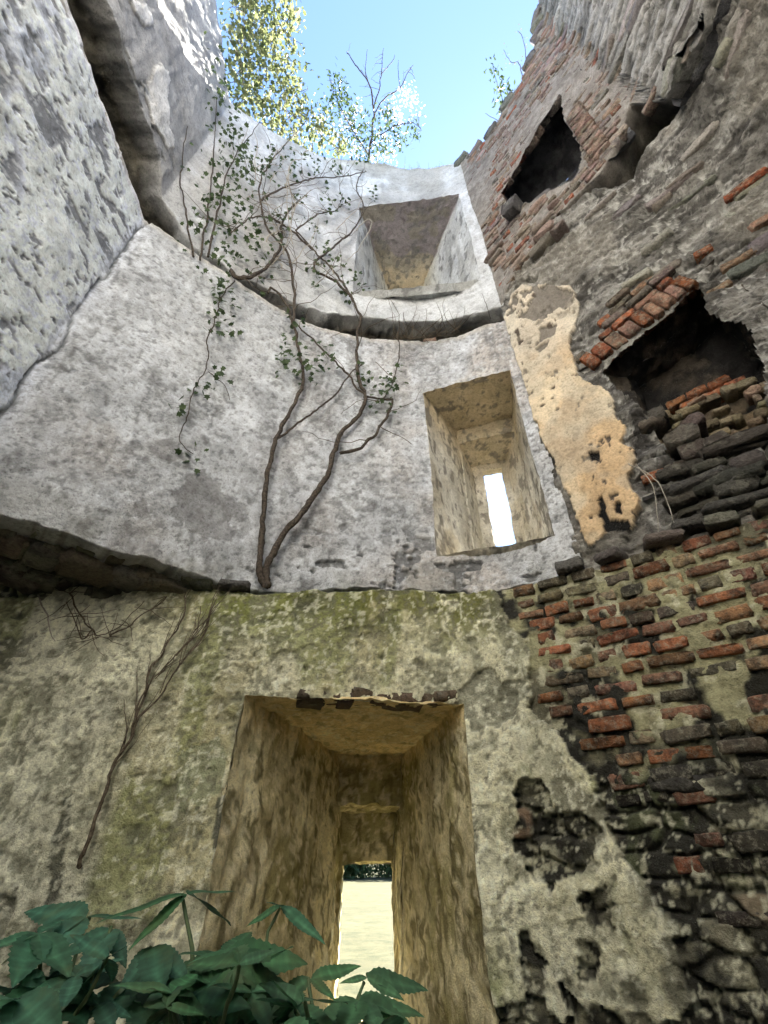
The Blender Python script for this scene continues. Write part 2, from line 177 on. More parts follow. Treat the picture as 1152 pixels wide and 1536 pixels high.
# ------------------------------------------------------------------ noise
def _h(ix, iy, iz, seed):
    n = (ix.astype(np.uint32)*np.uint32(374761393) + iy.astype(np.uint32)*np.uint32(668265263) + iz.astype(np.uint32)*np.uint32(2147483647 - 61) + np.uint32(seed)*np.uint32(974634777))
    n = (n ^ (n >> np.uint32(13)))*np.uint32(1274126177); n = n ^ (n >> np.uint32(16))
    return (n & np.uint32(0xFFFFFF)).astype(np.float32)/np.float32(0xFFFFFF)
def vn(p, seed=0):
    p = np.asarray(p, np.float32); i = np.floor(p); f = p - i; i = i.astype(np.int64); u = f*f*f*(f*(f*6-15)+10)
    r = 0
    for dx in (0, 1):
        wx = u[:, 0] if dx else 1-u[:, 0]
        for dy in (0, 1):
            wy = u[:, 1] if dy else 1-u[:, 1]
            for dz in (0, 1):
                wz = u[:, 2] if dz else 1-u[:, 2]
                r = r + wx*wy*wz*_h(i[:, 0]+dx, i[:, 1]+dy, i[:, 2]+dz, seed)
    return r
def fbm(p, freq=1.0, octv=4, seed=0, gain=.55):
    p = np.asarray(p, np.float32)*np.float32(1)
    if np.isscalar(freq): q = p*freq
    else: q = p*np.array(freq, np.float32)
    a, s, r = 1.0, 0.0, 0
    for k in range(octv):
        r = r + a*vn(q + 17.3*k, seed+k*13); s += a; a *= gain; q = q*2.03
    return r/s
def ss(a, b, x):
    t = np.clip((x-a)/(b-a), 0, 1); return t*t*(3-2*t)
def mix(a, b, m):
    return np.asarray(a, np.float32)*(1-m[:, None]) + np.asarray(b, np.float32)*m[:, None]
def voro(x, y, seed=0):
    ix, iy = np.floor(x).astype(np.int64), np.floor(y).astype(np.int64)
    f1 = np.full(x.shape, 9., np.float32); f2 = f1.copy(); cid = np.zeros(x.shape, np.float32); z = np.zeros_like(ix)
    for dx in (-1, 0, 1):
        for dy in (-1, 0, 1):
            cx, cy = ix+dx, iy+dy
            px = cx + .15 + .7*_h(cx, cy, z, seed); py = cy + .15 + .7*_h(cx, cy, z+1, seed)
            d = np.hypot(px-x, py-y).astype(np.float32); c = _h(cx, cy, z+2, seed)
            nr = d < f1
            f2 = np.where(nr, f1, np.minimum(f2, d)); cid = np.where(nr, c, cid); f1 = np.where(nr, d, f1)
    return f1, f2, cid
def inpoly(s, z, poly):
    r = np.zeros(s.shape, bool); n = len(poly)
    for i in range(n):
        x1, y1 = poly[i]; x2, y2 = poly[(i+1) % n]
        if y1 == y2: continue
        c = ((y1 > z) != (y2 > z)) & (s < (x2-x1)*(z-y1)/(y2-y1)+x1); r ^= c
    return r
def wobble(p):
    """shared slow waviness of the masonry, so that neighbouring pieces still meet"""
    o = np.empty_like(p)
    for k in range(3):
        o[:, k] = (fbm(p, 1.3, 2, 50+k)-.5)*.05 + (fbm(p, 7.0, 2, 60+k)-.5)*.018 + (fbm(p, 19.0, 2, 65+k)-.5)*.006
    return p + o

# ------------------------------------------------------------------ objects
def link(name, me, mat=None, parent=None):
    o = bpy.data.objects.new(name, me); COL.objects.link(o)
    if mat is not None: me.materials.append(mat)
    if parent is not None: o.parent = parent
    return o
def mesh_np(name, v, f, col=None, smooth=True):
    """v (N,3), f (M,4) or (M,3) index arrays"""
    me = bpy.data.meshes.new(name); v = np.asarray(v, np.float32); f = np.asarray(f, np.int32); k = f.shape[1]
    me.vertices.add(len(v)); me.vertices.foreach_set('co', v.ravel())
    me.loops.add(f.size); me.loops.foreach_set('vertex_index', f.ravel())
    me.polygons.add(len(f)); me.polygons.foreach_set('loop_start', np.arange(0, f.size, k, dtype=np.int32))
    if smooth: me.polygons.foreach_set('use_smooth', np.ones(len(f), bool))
    if col is not None:
        a = me.attributes.new('Col', 'FLOAT_COLOR', 'POINT')
        c = np.ones((len(v), 4), np.float32); c[:, :col.shape[1]] = col
        a.data.foreach_set('color', c.ravel())
    me.update(calc_edges=True); me.validate()
    return me
def tag(o, label=None, cat=None, group=None, kind=None):
    if label: o['label'] = label
    if cat: o['category'] = cat
    if group: o['group'] = group
    if kind: o['kind'] = kind
    return o
def empty(name, loc, label=None, cat=None, group=None):
    o = bpy.data.objects.new(name, None); COL.objects.link(o); o.location = loc; o.empty_display_size = .1
    return tag(o, label, cat, group)

# ------------------------------------------------------------------ materials
def new_mat(name):
    m = bpy.data.materials.new(name); m.use_nodes = True; n = m.node_tree.nodes; l = m.node_tree.links
    b = n['Principled BSDF']; b.inputs['Roughness'].default_value = .9
    b.inputs['Specular IOR Level'].default_value = .2
    return m, n, l, b
def nnoise(n, l, co, scale, detail=5, rough=.6):
    t = n.new('ShaderNodeTexNoise'); t.inputs['Scale'].default_value = scale; t.inputs['Detail'].default_value = detail
    t.inputs['Roughness'].default_value = rough; l.new(co, t.inputs['Vector']); return t.outputs['Fac']
def nramp(n, l, src, pts):
    r = n.new('ShaderNodeValToRGB'); e = r.color_ramp.elements
    while len(e) < len(pts): e.new(.5)
    for q, (p, c) in zip(e, pts):
        q.position = p; q.color = (c, c, c, 1) if np.isscalar(c) else (*c, 1)
    l.new(src, r.inputs[0]); return r.outputs[0]
def nmix(n, l, a, b, fac, mode='MIX'):
    x = n.new('ShaderNodeMix'); x.data_type = 'RGBA'; x.blend_type = mode
    for v, i in ((fac, 0), (a, 6), (b, 7)):
        if isinstance(v, (int, float)): x.inputs[i].default_value = v
        elif isinstance(v, tuple): x.inputs[i].default_value = (*v, 1)
        else: l.new(v, x.inputs[i])
    return x.outputs[2]
def nmath(n, l, op, a, b):
    x = n.new('ShaderNodeMath'); x.operation = op
    for v, i in ((a, 0), (b, 1)):
        if isinstance(v, (int, float)): x.inputs[i].default_value = v
        else: l.new(v, x.inputs[i])
    return x.outputs[0]
def nbump(n, l, b, h, strength, dist):
    u = n.new('ShaderNodeBump'); u.inputs['Strength'].default_value = strength; u.inputs['Distance'].default_value = dist
    l.new(h, u.inputs['Height']); l.new(u.outputs[0], b.inputs['Normal'])

def masonry_mat(name, spk=.45, bump=.7, light=.12):
    m, n, l, b = new_mat(name)
    at = n.new('ShaderNodeAttribute'); at.attribute_name = 'Col'
    geo = n.new('ShaderNodeNewGeometry'); P = geo.outputs['Position']
    n1 = nnoise(n, l, P, 55, 6, .7); n2 = nnoise(n, l, P, 17, 5, .65); n3 = nnoise(n, l, P, 140, 3, .6)
    f1 = nramp(n, l, n1, [(.30, 1-spk*.75), (.46, 1.0), (.72, 1.0+spk*.4)])
    n6 = nnoise(n, l, P, 2.3, 6, .7); f2 = nmix(n, l, nramp(n, l, n2, [(.30, 1-spk*.45), (.52, 1.05)]), nramp(n, l, n6, [(.35, 1-spk*.5), (.60, 1.08)]), 1.0, 'MULTIPLY')
    c = nmix(n, l, at.outputs['Color'], f1, 1.0, 'MULTIPLY'); c = nmix(n, l, c, f2, 1.0, 'MULTIPLY')
    n4 = nnoise(n, l, P, 95, 4, .75); n5 = nnoise(n, l, P, 6, 4, .6)
    gr = nmath(n, l, 'MULTIPLY', at.outputs['Alpha'], nramp(n, l, n4, [(.57, 0.0), (.64, 1.0)])); gr = nmath(n, l, 'MULTIPLY', gr, nramp(n, l, n5, [(.40, .25), (.60, 1.0)]))
    c = nmix(n, l, c, (.05, .047, .042), nmath(n, l, 'MULTIPLY', gr, spk*1.1))
    # pale lime and lichen specks
    lm = nramp(n, l, n3, [(.60, 0.0), (.70, 1.0)]); lm2 = nmath(n, l, 'MULTIPLY', nmath(n, l, 'MULTIPLY', lm, light*2.5), nramp(n, l, n5, [(.48, .08), (.62, 1.0)]))
    c = nmix(n, l, c, (.55, .53, .47), lm2)
    l.new(c, b.inputs['Base Color'])
    h = nmath(n, l, 'ADD', nmath(n, l, 'MULTIPLY', n2, .9), n1); h = nmath(n, l, 'ADD', h, nmath(n, l, 'MULTIPLY', n3, .35)); h = nmath(n, l, 'SUBTRACT', h, nmath(n, l, 'MULTIPLY', gr, .5))
    nbump(n, l, b, nmath(n, l, 'MULTIPLY', h, at.outputs['Alpha']), bump, .02)
    return m
M_PLASTER = masonry_mat('weathered_render', .50, .75, .14)
M_WHITE = masonry_mat('bounce_plaster', .12, .5, .05)  # kept pale so the unseen back wall bounces sunlight
M_RUBBLE = masonry_mat('rubble_masonry', .55, 1.0, .16)
M_OCHRE = masonry_mat('stained_lime', .40, .7, .06)

def brick_mat():
    m, n, l, b = new_mat('old_brick')
    oi = n.new('ShaderNodeObjectInfo'); geo = n.new('ShaderNodeNewGeometry'); P = geo.outputs['Position']
    n1 = nnoise(n, l, P, 60, 5, .7); n2 = nnoise(n, l, P, 14, 6, .7); n3 = nnoise(n, l, P, 32, 6, .75)
    c = nmix(n, l, oi.outputs['Color'], nramp(n, l, n1, [(.3, .55), (.55, 1.0), (.75, 1.25)]), 1.0, 'MULTIPLY')
    c = nmix(n, l, c, (.035, .032, .028), nmath(n, l, 'MULTIPLY', nramp(n, l, n2, [(.43, 0.), (.62, 1.)]), .82))
    c = nmix(n, l, c, (.34, .32, .24), nmath(n, l, 'MULTIPLY', nramp(n, l, n3, [(.50, 0.), (.64, 1.)]), .62))
    l.new(c, b.inputs['Base Color'])
    nbump(n, l, b, nmath(n, l, 'ADD', nmath(n, l, 'MULTIPLY', n3, 1.5), n1), .9, .015)
    return m
M_BRICK = brick_mat()
def stone_mat():
    m, n, l, b = new_mat('grey_stone')
    oi = n.new('ShaderNodeObjectInfo'); geo = n.new('ShaderNodeNewGeometry'); P = geo.outputs['Position']
    n1 = nnoise(n, l, P, 50, 6, .7); n2 = nnoise(n, l, P, 9, 6, .7)
    c = nmix(n, l, oi.outputs['Color'], nramp(n, l, n1, [(.3, .5), (.5, 1.0), (.75, 1.4)]), 1.0, 'MULTIPLY')
    c = nmix(n, l, c, (.30, .29, .24), nmath(n, l, 'MULTIPLY', nramp(n, l, n2, [(.54, 0.), (.68, 1.)]), .5))
    l.new(c, b.inputs['Base Color'])
    nbump(n, l, b, nmath(n, l, 'ADD', nmath(n, l, 'MULTIPLY', n2, 2.), n1), 1.0, .02)
    return m
M_STONE = stone_mat()
def plain_mat(name, c1, c2, scale=40, rough=.85, trans=0.0, bump=.4):
    m, n, l, b = new_mat(name)
    geo = n.new('ShaderNodeNewGeometry'); f = nnoise(n, l, geo.outputs['Position'], scale, 4)
    c = nmix(n, l, c1, c2, nramp(n, l, f, [(.38, 0.), (.62, 1.)])); l.new(c, b.inputs['Base Color'])
    b.inputs['Roughness'].default_value = rough
    if bump: nbump(n, l, b, f, bump, .006)
    if trans:
        t = n.new('ShaderNodeBsdfTranslucent'); l.new(c, t.inputs['Color']); x = n.new('ShaderNodeMixShader'); x.inputs[0].default_value = trans
        l.new(b.outputs[0], x.inputs[1]); l.new(t.outputs[0], x.inputs[2]); l.new(x.outputs[0], n['Material Output'].inputs['Surface'])
    return m
M_BARK = plain_mat('vine_bark', (.035, .028, .022), (.10, .08, .062), 60)
M_TWIG = plain_mat('dry_twig', (.06, .045, .03), (.15, .12, .085), 60)
M_PALE = plain_mat('bleached_stem', (.30, .27, .22), (.42, .39, .33), 60)
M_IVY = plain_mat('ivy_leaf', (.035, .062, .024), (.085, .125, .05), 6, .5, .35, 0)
M_IVYL = plain_mat('backlit_ivy_leaf', (.12, .15, .055), (.25, .26, .13), 6, .45, .5, 0)  # rim ivy: backlit glow and haze put into a paler leaf colour
M_FLUFF = plain_mat('seed_fluff', (.52, .48, .42), (.68, .64, .57), 30, .9, .5, 0)
M_GRASSB = plain_mat('dry_grass', (.12, .12, .045), (.26, .23, .11), 20, .8, .3, 0)
M_EARTH = plain_mat('earth', (.06, .05, .035), (.13, .11, .07), 5, .95, 0, .8)
def leaf_mat():
    m, n, l, b = new_mat('green_leaf')
    at = n.new('ShaderNodeAttribute'); at.attribute_name = 'Col'
    geo = n.new('ShaderNodeNewGeometry'); f = nnoise(n, l, geo.outputs['Position'], 45, 5)
    c = nmix(n, l, at.outputs['Color'], nramp(n, l, f, [(.3, .7), (.7, 1.35)]), 1.0, 'MULTIPLY'); f2 = nnoise(n, l, geo.outputs['Position'], 14, 5)
    c = nmix(n, l, c, (.10, .13, .05), nramp(n, l, f2, [(.52, 0.), (.72, .6)]))
    l.new(c, b.inputs['Base Color']); b.inputs['Roughness'].default_value = .62; b.inputs['Specular IOR Level'].default_value = .3
    t = n.new('ShaderNodeBsdfTranslucent'); l.new(c, t.inputs['Color']); x = n.new('ShaderNodeMixShader'); x.inputs[0].default_value = .3
    l.new(b.outputs[0], x.inputs[1]); l.new(t.outputs[0], x.inputs[2]); l.new(x.outputs[0], n['Material Output'].inputs['Surface'])
    nbump(n, l, b, f, .3, .004)
    return m
M_LEAF = leaf_mat()
def lawn_mat():
    m, n, l, b = new_mat('sunburnt_lawn')
    geo = n.new('ShaderNodeNewGeometry'); P = geo.outputs['Position']
    a = nnoise(n, l, P, .35, 6, .75); f = nnoise(n, l, P, 1.6, 8, .85)
    c = nmix(n, l, (.046, .045, .019), (.070, .066, .030), nramp(n, l, a, [(.35, 0.), (.65, 1.)]))
    c = nmix(n, l, c, (.022, .028, .008), nramp(n, l, f, [(.46, 0.), (.62, .9)])); l.new(c, b.inputs['Base Color'])
    nbump(n, l, b, f, 1.0, .06); return m
M_LAWN = lawn_mat()

# ------------------------------------------------------------------ the ground
v = np.array([(-900, -900, 0), (900, -900, 0), (900, 900, 0), (-900, 900, 0)], float)
tag(link('lawn', mesh_np('lawn', v, [(0, 1, 2, 3)]), M_LAWN), kind='structure')

# ------------------------------------------------------------------ plans of the walls (x, y), camera side is inside
PL = [(-2.5,-1.6),(-2.55,2.45),(-2.44,2.58),(-1.63,2.68),(-.82,2.72),(0,2.88),(.45,2.9),(.8,2.82),(1.05,2.69),(1.29,2.53),(1.66,2.25),(2.04,1.95),(3.3,.95)]
PM = [(-2.12,-1.6),(-2.17,1.75),(-1.75,2.09),(-1.37,2.42),(-.89,2.76),(-.33,2.94),(.32,3.0),(.85,2.92),(1.32,2.66)]
PC = [(1.28,2.66),(3.09,1.23),(3.05,-1.6)]
PA = [(1.28,2.66),(2.4,1.13),(2.4,-1.6)]
class Plan:
    def __init__(self, pts, sm=.1, sharp=()):
        p = np.array(pts, float); L = np.hypot(*np.diff(p, axis=0).T); c = np.r_[0, np.cumsum(L)]; self.L = c[-1]
        self.knots = c
        ds = .01; s = np.arange(-.5, self.L+.5, ds)
        x = np.interp(s, c, p[:, 0]); y = np.interp(s, c, p[:, 1])
        d0 = (p[1]-p[0])/L[0]; d1 = (p[-1]-p[-2])/L[-1]
        lo, hi = s < 0, s > self.L
        x[lo] = p[0,0]+d0[0]*s[lo]; y[lo] = p[0,1]+d0[1]*s[lo]; x[hi] = p[-1,0]+d1[0]*(s[hi]-self.L); y[hi] = p[-1,1]+d1[1]*(s[hi]-self.L)
        k = int(sm/ds); ker = np.exp(-.5*(np.arange(-3*k, 3*k+1)/k)**2); ker /= ker.sum()
        xs = np.convolve(np.pad(x, 3*k, 'edge'), ker, 'valid'); ys = np.convolve(np.pad(y, 3*k, 'edge'), ker, 'valid')
        wgt = np.zeros_like(s)
        for a in sharp: wgt = np.maximum(wgt, 1-ss(.02, .4, np.abs(s-c[a])))
        self.s, self.x, self.y = s, xs*(1-wgt)+x*wgt, ys*(1-wgt)+y*wgt
        tx, ty = np.gradient(self.x, ds), np.gradient(self.y, ds); n = np.hypot(tx, ty); self.nx, self.ny = -ty/n, tx/n   # away from the room
    def at(self, s):
        return np.interp(s, self.s, self.x), np.interp(s, self.s, self.y), np.interp(s, self.s, self.nx), np.interp(s, self.s, self.ny)
planL, planM, planC, planA = Plan(PL, .12), Plan(PM, .14, (1,)), Plan(PC, .06), Plan(PA, .05)
def lines(a, b, res, cuts=()):
    ks = sorted(set([a, b] + [c for c in cuts if a < c < b])); out = []
    for p, q in zip(ks[:-1], ks[1:]): out += list(np.linspace(p, q, max(2, int(round((q-p)/res))+1))[:-1])
    return np.array(out+[b])
def wall(name, posfn, s0, s1, z0, z1, res, look, scut=(), zcut=(), rect=(), holes=(), zbot=None, ztop=None, top_lip=0, bot_lip=0, mat=None, parent=None):
    """a wall surface as a relief: posfn(s, z) gives the plane and its normal, look(s, z, p) its relief and colour"""
    S = lines(s0, s1, res, scut); Z = lines(z0, z1, res, zcut); ns, nz = len(S), len(Z)
    s, z = np.meshgrid(S, Z, indexing='ij')
    if zbot is not None:
        zb = zbot(S)[:, None]; lim = min(zcut) if zcut else z1; k = np.clip((lim-z)/(lim-z0), 0, 1); z = z + (zb-z0)*k
    if ztop is not None:
        zt = ztop(S)[:, None]; lim = max(zcut) if zcut else z0; k = np.clip((z-lim)/(z1-lim), 0, 1); z = z + (zt-z1)*k
    s, z = s.ravel(), z.ravel()
    x, y, nx, ny = posfn(s, z)
    p = np.stack([x, y, z], 1).astype(np.float32)
    d, c = look(s, z, p)
    base = wobble(p); N = np.stack([nx, ny, np.zeros_like(nx)], 1)
    q = base + N*d[:, None]
    idx = np.arange(ns*nz).reshape(ns, nz)
    f = np.stack([idx[:-1, :-1], idx[1:, :-1], idx[1:, 1:], idx[:-1, 1:]], -1).reshape(-1, 4)
    cs = s[f].mean(1); cz = z[f].mean(1); keep = np.ones(len(f), bool)
    for a, b, e, g in rect: keep &= ~((cs > a) & (cs < b) & (cz > e) & (cz < g))
    pj = np.stack([cs, cz, cs*0], 1)
    ws = cs + (fbm(pj, 9, 3, 3)-.5)*.045; wz = cz + (fbm(pj, 9, 3, 4)-.5)*.045
    for h in holes: keep &= ~inpoly(ws, wz, h)
    f = f[keep]
    vv, cc, ff = [q], [c], [f]; off = len(q)
    for lip, col in ((top_lip, nz-1), (bot_lip, 0)):
        if not lip: continue
        e = idx[:, col]; last = e; k = 14
        for i in range(1, k+1):
            t = i/k; nq = q[e] + N[e]*(lip*t); nq[:, 2] += (fbm(nq, 9, 3, 77)-.5)*.08*min(1, 3*t)
            nq[:, 2] += (fbm(nq, 4, 3, 78)-.5)*.16*min(1, 2*t)*(col == 0); lc = mix((.07, .064, .05), (.22, .20, .16), ss(.38, .62, fbm(nq, 6, 4, 79))); lc = np.concatenate([lc, np.ones((len(lc), c.shape[1]-3), np.float32)], 1); vv.append(nq); cc.append(c[e]*(1-min(1, 2*t))+lc*min(1, 2*t)); new = np.arange(off, off+ns); off += ns
            ff.append(np.stack([last[:-1], last[1:], new[1:], new[:-1]] if lip == top_lip and col else [last[1:], last[:-1], new[:-1], new[1:]], -1)); last = new
    vv, cc, ff = np.concatenate(vv), np.concatenate(cc), np.concatenate(ff)
    used = np.zeros(len(vv), bool); used[ff.ravel()] = True; rm = np.cumsum(used)-1
    return link(name, mesh_np(name, vv[used], rm[ff], cc[used]), mat, parent)
def loft(name, rings, res, look, mat, parent, faces=(0, 1, 2, 3), end=False):
    """a splayed recess: rings of four corners (bottom left, bottom right, top right, top left) joined by finely divided sides"""
    vv, ff, off = [], [], 0
    def patch(a, b, c, d):
        nonlocal off
        a, b, c, d = (np.array(t, float) for t in (a, b, c, d))
        nu = max(1, int(np.linalg.norm(b-a)/res)); nv = max(1, int(np.linalg.norm(d-a)/res))
        u, t = np.meshgrid(np.linspace(0, 1, nu+1), np.linspace(0, 1, nv+1), indexing='ij'); u = u[..., None]; t = t[..., None]
        g = (a*(1-u)+b*u)*(1-t) + (d*(1-u)+c*u)*t
        i = np.arange((nu+1)*(nv+1)).reshape(nu+1, nv+1)+off
        vv.append(g.reshape(-1, 3)); ff.append(np.stack([i[:-1, :-1], i[1:, :-1], i[1:, 1:], i[:-1, 1:]], -1).reshape(-1, 4)); off += (nu+1)*(nv+1)
    for A, B in zip(rings[:-1], rings[1:]):
        for k in faces: patch(A[k], A[(k+1) % 4], B[(k+1) % 4], B[k])
    if end: patch(*rings[-1])
    p = np.concatenate(vv).astype(np.float32); f = np.concatenate(ff)
    d, c = look(p); q = wobble(p)
    n3 = np.stack([fbm(p, 12, 3, 91+k)-.5 for k in range(3)], 1)*d[:, None]
    return link(name, mesh_np(name, q+n3, f, c), mat, parent)

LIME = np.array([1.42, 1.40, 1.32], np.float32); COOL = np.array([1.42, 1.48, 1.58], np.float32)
def limed(fn, k=LIME):
    def g(*a):
        d, c = fn(*a); return d, np.concatenate([np.minimum(c[:, :3]*k, .82), c[:, 3:]], 1)
    return g
# ------------------------------------------------------------------ the tower
tower = empty('ruined_tower', (0, 0, 0), 'roofless round stone and brick tower seen from inside, plaster peeling off its walls', 'tower')

def wpoly(s, z, p, name, amp=.05, seed=20):
    return inpoly(s + (fbm(p, 8, 4, seed)-.5)*amp*2, z + (fbm(p, 8, 4, seed+5)-.5)*amp*2, TRACE[name])
def pits_mask(p, fr, lo, hi, seed): return ss(lo, hi, fbm(p, fr, 3, seed, .5))

def brickwork_bed(s, z, p):
    d = .028 + (fbm(p, 13, 4, 31)-.5)*.060 + (fbm(p, 3, 3, 32)-.5)*.02
    c = mix((.21, .195, .13), (.085, .078, .058), ss(.42, .58, fbm(p, 2.2, 4, 33)))
    c = mix(c, (.018, .017, .015), ss(.46, .56, fbm(p, 5, 5, 34) + .20*ss(2.2, 1.6, z) - .05*ss(2.0, 2.5, z)))
    f1, f2, cid = voro(s*5.5+(fbm(p, 3, 2, 36)-.5)*.9, z*10+(fbm(p, 3, 2, 37)-.5)*1.2, 29); e = ss(.04, .22, f2-f1); lowm = ss(2.15, 1.75, z)
    d = d + lowm*((1-e)*.035-(cid-.5)*.045+(fbm(p, 22, 3, 38)-.5)*.03)
    sc_ = mix((.02, .019, .017), (.13, .12, .095), ss(.45, .95, cid)); sc_ = mix(sc_, (.20, .085, .05), ss(.95, .97, cid)*.7); sc_ = mix(sc_, (.09, .10, .055), ss(.55, .65, fbm(p, 4, 3, 39))*.5)
    c = mix(c, sc_, lowm*e*ss(.36, .52, fbm(p, 9, 4, 30))*.9)
    c = mix(c, (.33, .31, .25), ss(.60, .68, fbm(p, 16, 4, 35))*.7); c = mix(c, (.40, .38, .32), ss(.62, .68, fbm(p, 40, 3, 28))*lowm*.6)
    return d, c
def look_low(s, z, p):
    d, c = brickwork_bed(s, z, p)
    pm = wpoly(s, z, p, 'low_plaster', .05) | (s < 6.6)
    for h, a in (('low_hole1', .06), ('low_hole2', .05), ('low_hole3', .05), ('low_hole4', .08), ('low_hole5', .08)): pm &= ~wpoly(s, z, p, h, a, 24)
    # plaster: pale grey lime, ochre patches, algae under the ledge
    big = fbm(p, 1.1, 4, 40); mid = fbm(p, 4.5, 5, 41); fine = fbm(p, 20, 4, 42)
    pc = mix((.36, .335, .255), (.47, .44, .36), ss(.35, .62, mid))
    pc = mix(pc, (.24, .21, .12), ss(.5, .66, big)*.75)
    pc = mix(pc, (.23, .225, .175), ss(.52, .66, fine)*.4)
    left = ss(5.9, 4.6, s); pc = mix(pc, (.36, .355, .33), left*.7)
    alg = ss(2.55, 2.95, z + (mid-.5)*.55) * ss(4.9, 5.8, s)*ss(7.9, 7.3, s)
    pc = mix(pc, (.085, .085, .022), alg*ss(.30, .46, fine)*.95)
    alg2 = ss(.54, .66, fbm(p, (2.5, 2.5, 1.1), 4, 43)); pc = mix(pc, (.13, .14, .05), alg2*.65)
    spots = ss(.57, .62, fbm(p, 7.5, 4, 44))*ss(.45, .55, fbm(p, 1.7, 2, 45)); pc = mix(pc, (.10, .098, .072), spots*.55)
    pock = pits_mask(p, (9, 9, 14), .615, .66, 46)*np.maximum(ss(4.9, 4.3, s)*ss(2.1, 2.5, z), .35); pc = mix(pc, (.07, .07, .065), pock)
    bare = wpoly(s, z, p, 'low_bare', .06).astype(np.float32); pc = mix(pc, (.15, .145, .12), bare*.85)
    rightm = ss(7.3, 7.8, s); grime = rightm*ss(.50, .60, fbm(p, 3.2, 5, 47)); pc = mix(pc, (.045, .043, .035), grime*.8)
    for h in ('low_dark1', 'low_dark2', 'low_dark3', 'low_dark4'):
        pc = mix(pc, (.05, .05, .042) if h != 'low_dark4' else (.17, .175, .12), wpoly(s, z, p, h, .025).astype(np.float32)*ss(.25, .42, fine)*.9)
    sill = ss(.035, .0, np.abs(s-5.87))*0
    grit = fbm(p, 38, 3, 48); pc = mix(pc, (.10, .095, .075), ss(.60, .68, grit)*.7); pc = mix(pc, (.52, .50, .44), ss(.40, .34, grit)*.5)
    pd = -.012 + (mid-.5)*.035 + (fine-.5)*.022 + (grit-.5)*.012 + pock*.03 + bare*.014 + spots*.006
    m = pm.astype(np.float32)
    return d*(1-m)+pd*m, mix(c, pc, m)
WL = dict(s0=5.87, s1=7.15, z0=.75, z1=2.34)
low = wall('plaster_wall', lambda s, z: planL.at(s), .8, planL.L, -.05, 3.07, .0105, limed(look_low, LIME*np.array([1.26, 1.31, 1.24], np.float32)), scut=(WL['s0'], WL['s1']), zcut=(WL['z0'], WL['z1']), rect=((WL['s0'], WL['s1'], WL['z0'], WL['z1']),),
           ztop=lambda s: 3.0 + .07*ss(5.8, 6.7, s) + (fbm(np.stack([s, s*0, s*0], 1), 6, 4, 12)-.5)*.05, top_lip=.5, mat=M_PLASTER, parent=tower)
low['label'] = 'lowest wall storey, greenish lime plaster breaking away to bare brick'

MIDTOP = 6.25
def look_mid(s, z, p):
    big = fbm(p, .9, 4, 70); mid = fbm(p, 3.5, 5, 71); fine = fbm(p, 16, 4, 72)
    c = mix((.33, .325, .315), (.47, .465, .455), ss(.36, .62, mid*.6+fine*.4))
    c = mix(c, (.27, .245, .22), ss(.50, .64, big)*.65)
    c = mix(c, (.40, .345, .29), ss(5.4, 6.6, s)*ss(.4, .6, fbm(p, 1.8, 3, 73))*.6)
    c = mix(c, (.16, .155, .145), ss(.58, .68, fbm(p, 9, 4, 74))*.6)
    stk = ss(.50, .64, fbm(p, (6, 6, .55), 4, 176))*ss(4.6, 6.1, z); c = mix(c, (.20, .19, .175), stk*.45)
    rep_ = ss(.56, .58, fbm(p, .75, 5, 177)); c = mix(c, (.44, .43, .41), rep_*.6)
    left = ss(3.45, 3.25, s)                            # the flat wall beside the crack: paler, the sky's blue tint put into its colour; big flaked pits
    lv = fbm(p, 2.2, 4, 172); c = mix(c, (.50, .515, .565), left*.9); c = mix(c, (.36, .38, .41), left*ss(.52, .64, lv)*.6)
    pk = np.maximum(pits_mask(p, (6, 7.5, 13), .615, .635, 75)*ss(.42, .50, fbm(p, 1.6, 3, 79)), pits_mask(p, (15, 17, 26), .67, .69, 175))*left
    pk2 = pits_mask(p, (9, 9, 12), .64, .69, 76)*(1-left)*np.maximum(.35, ss(4.1, 3.3, z))*ss(5.0, 6.0, s+.6*ss(4, 3.2, z))
    c = mix(c, (.10, .10, .10), np.maximum(pk, pk2)*.85)
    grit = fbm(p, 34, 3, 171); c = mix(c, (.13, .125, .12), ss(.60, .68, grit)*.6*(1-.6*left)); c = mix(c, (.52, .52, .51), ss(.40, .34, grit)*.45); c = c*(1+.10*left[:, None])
    d = (mid-.5)*.028*(1-.4*left) + (fine-.5)*.016 + (grit-.5)*.009*(1-.7*left) - (fine-.5)*.009*left + pk*.007 + pk2*.03
    for h in ('stain1', 'stain2', 'stain3'): c = mix(c, (.185, .175, .165), wpoly(s, z, p, h, .1).astype(np.float32)*.7)
    line = z*0 + 3.35 + (fbm(np.stack([z, z*0, z*0], 1), 3, 4, 77)-.5)*.12
    crk = ss(.014, .005, np.abs(s-line))*ss(.3, .45, fbm(p, 3, 3, 78)); c = mix(c, (.10, .10, .095), crk*.85); d = d + crk*.02
    edge = ss(.10, .0, MIDTOP-z + (fine-.5)*.1); c = mix(c, (.52, .46, .36), edge*.5)
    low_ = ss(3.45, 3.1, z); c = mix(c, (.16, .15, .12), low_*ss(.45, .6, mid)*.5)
    return d, np.concatenate([c, (1-.72*left)[:, None]], 1)
WM = dict(s0=6.30, s1=7.17, z0=3.44, z1=5.37)
def mid_bot(s): return 3.04 + .09*ss(5.0, 5.9, s) - .03*ss(4.2, 3.4, s) + (fbm(np.stack([s, s*0, s*0], 1), 5, 4, 13)-.5)*.10
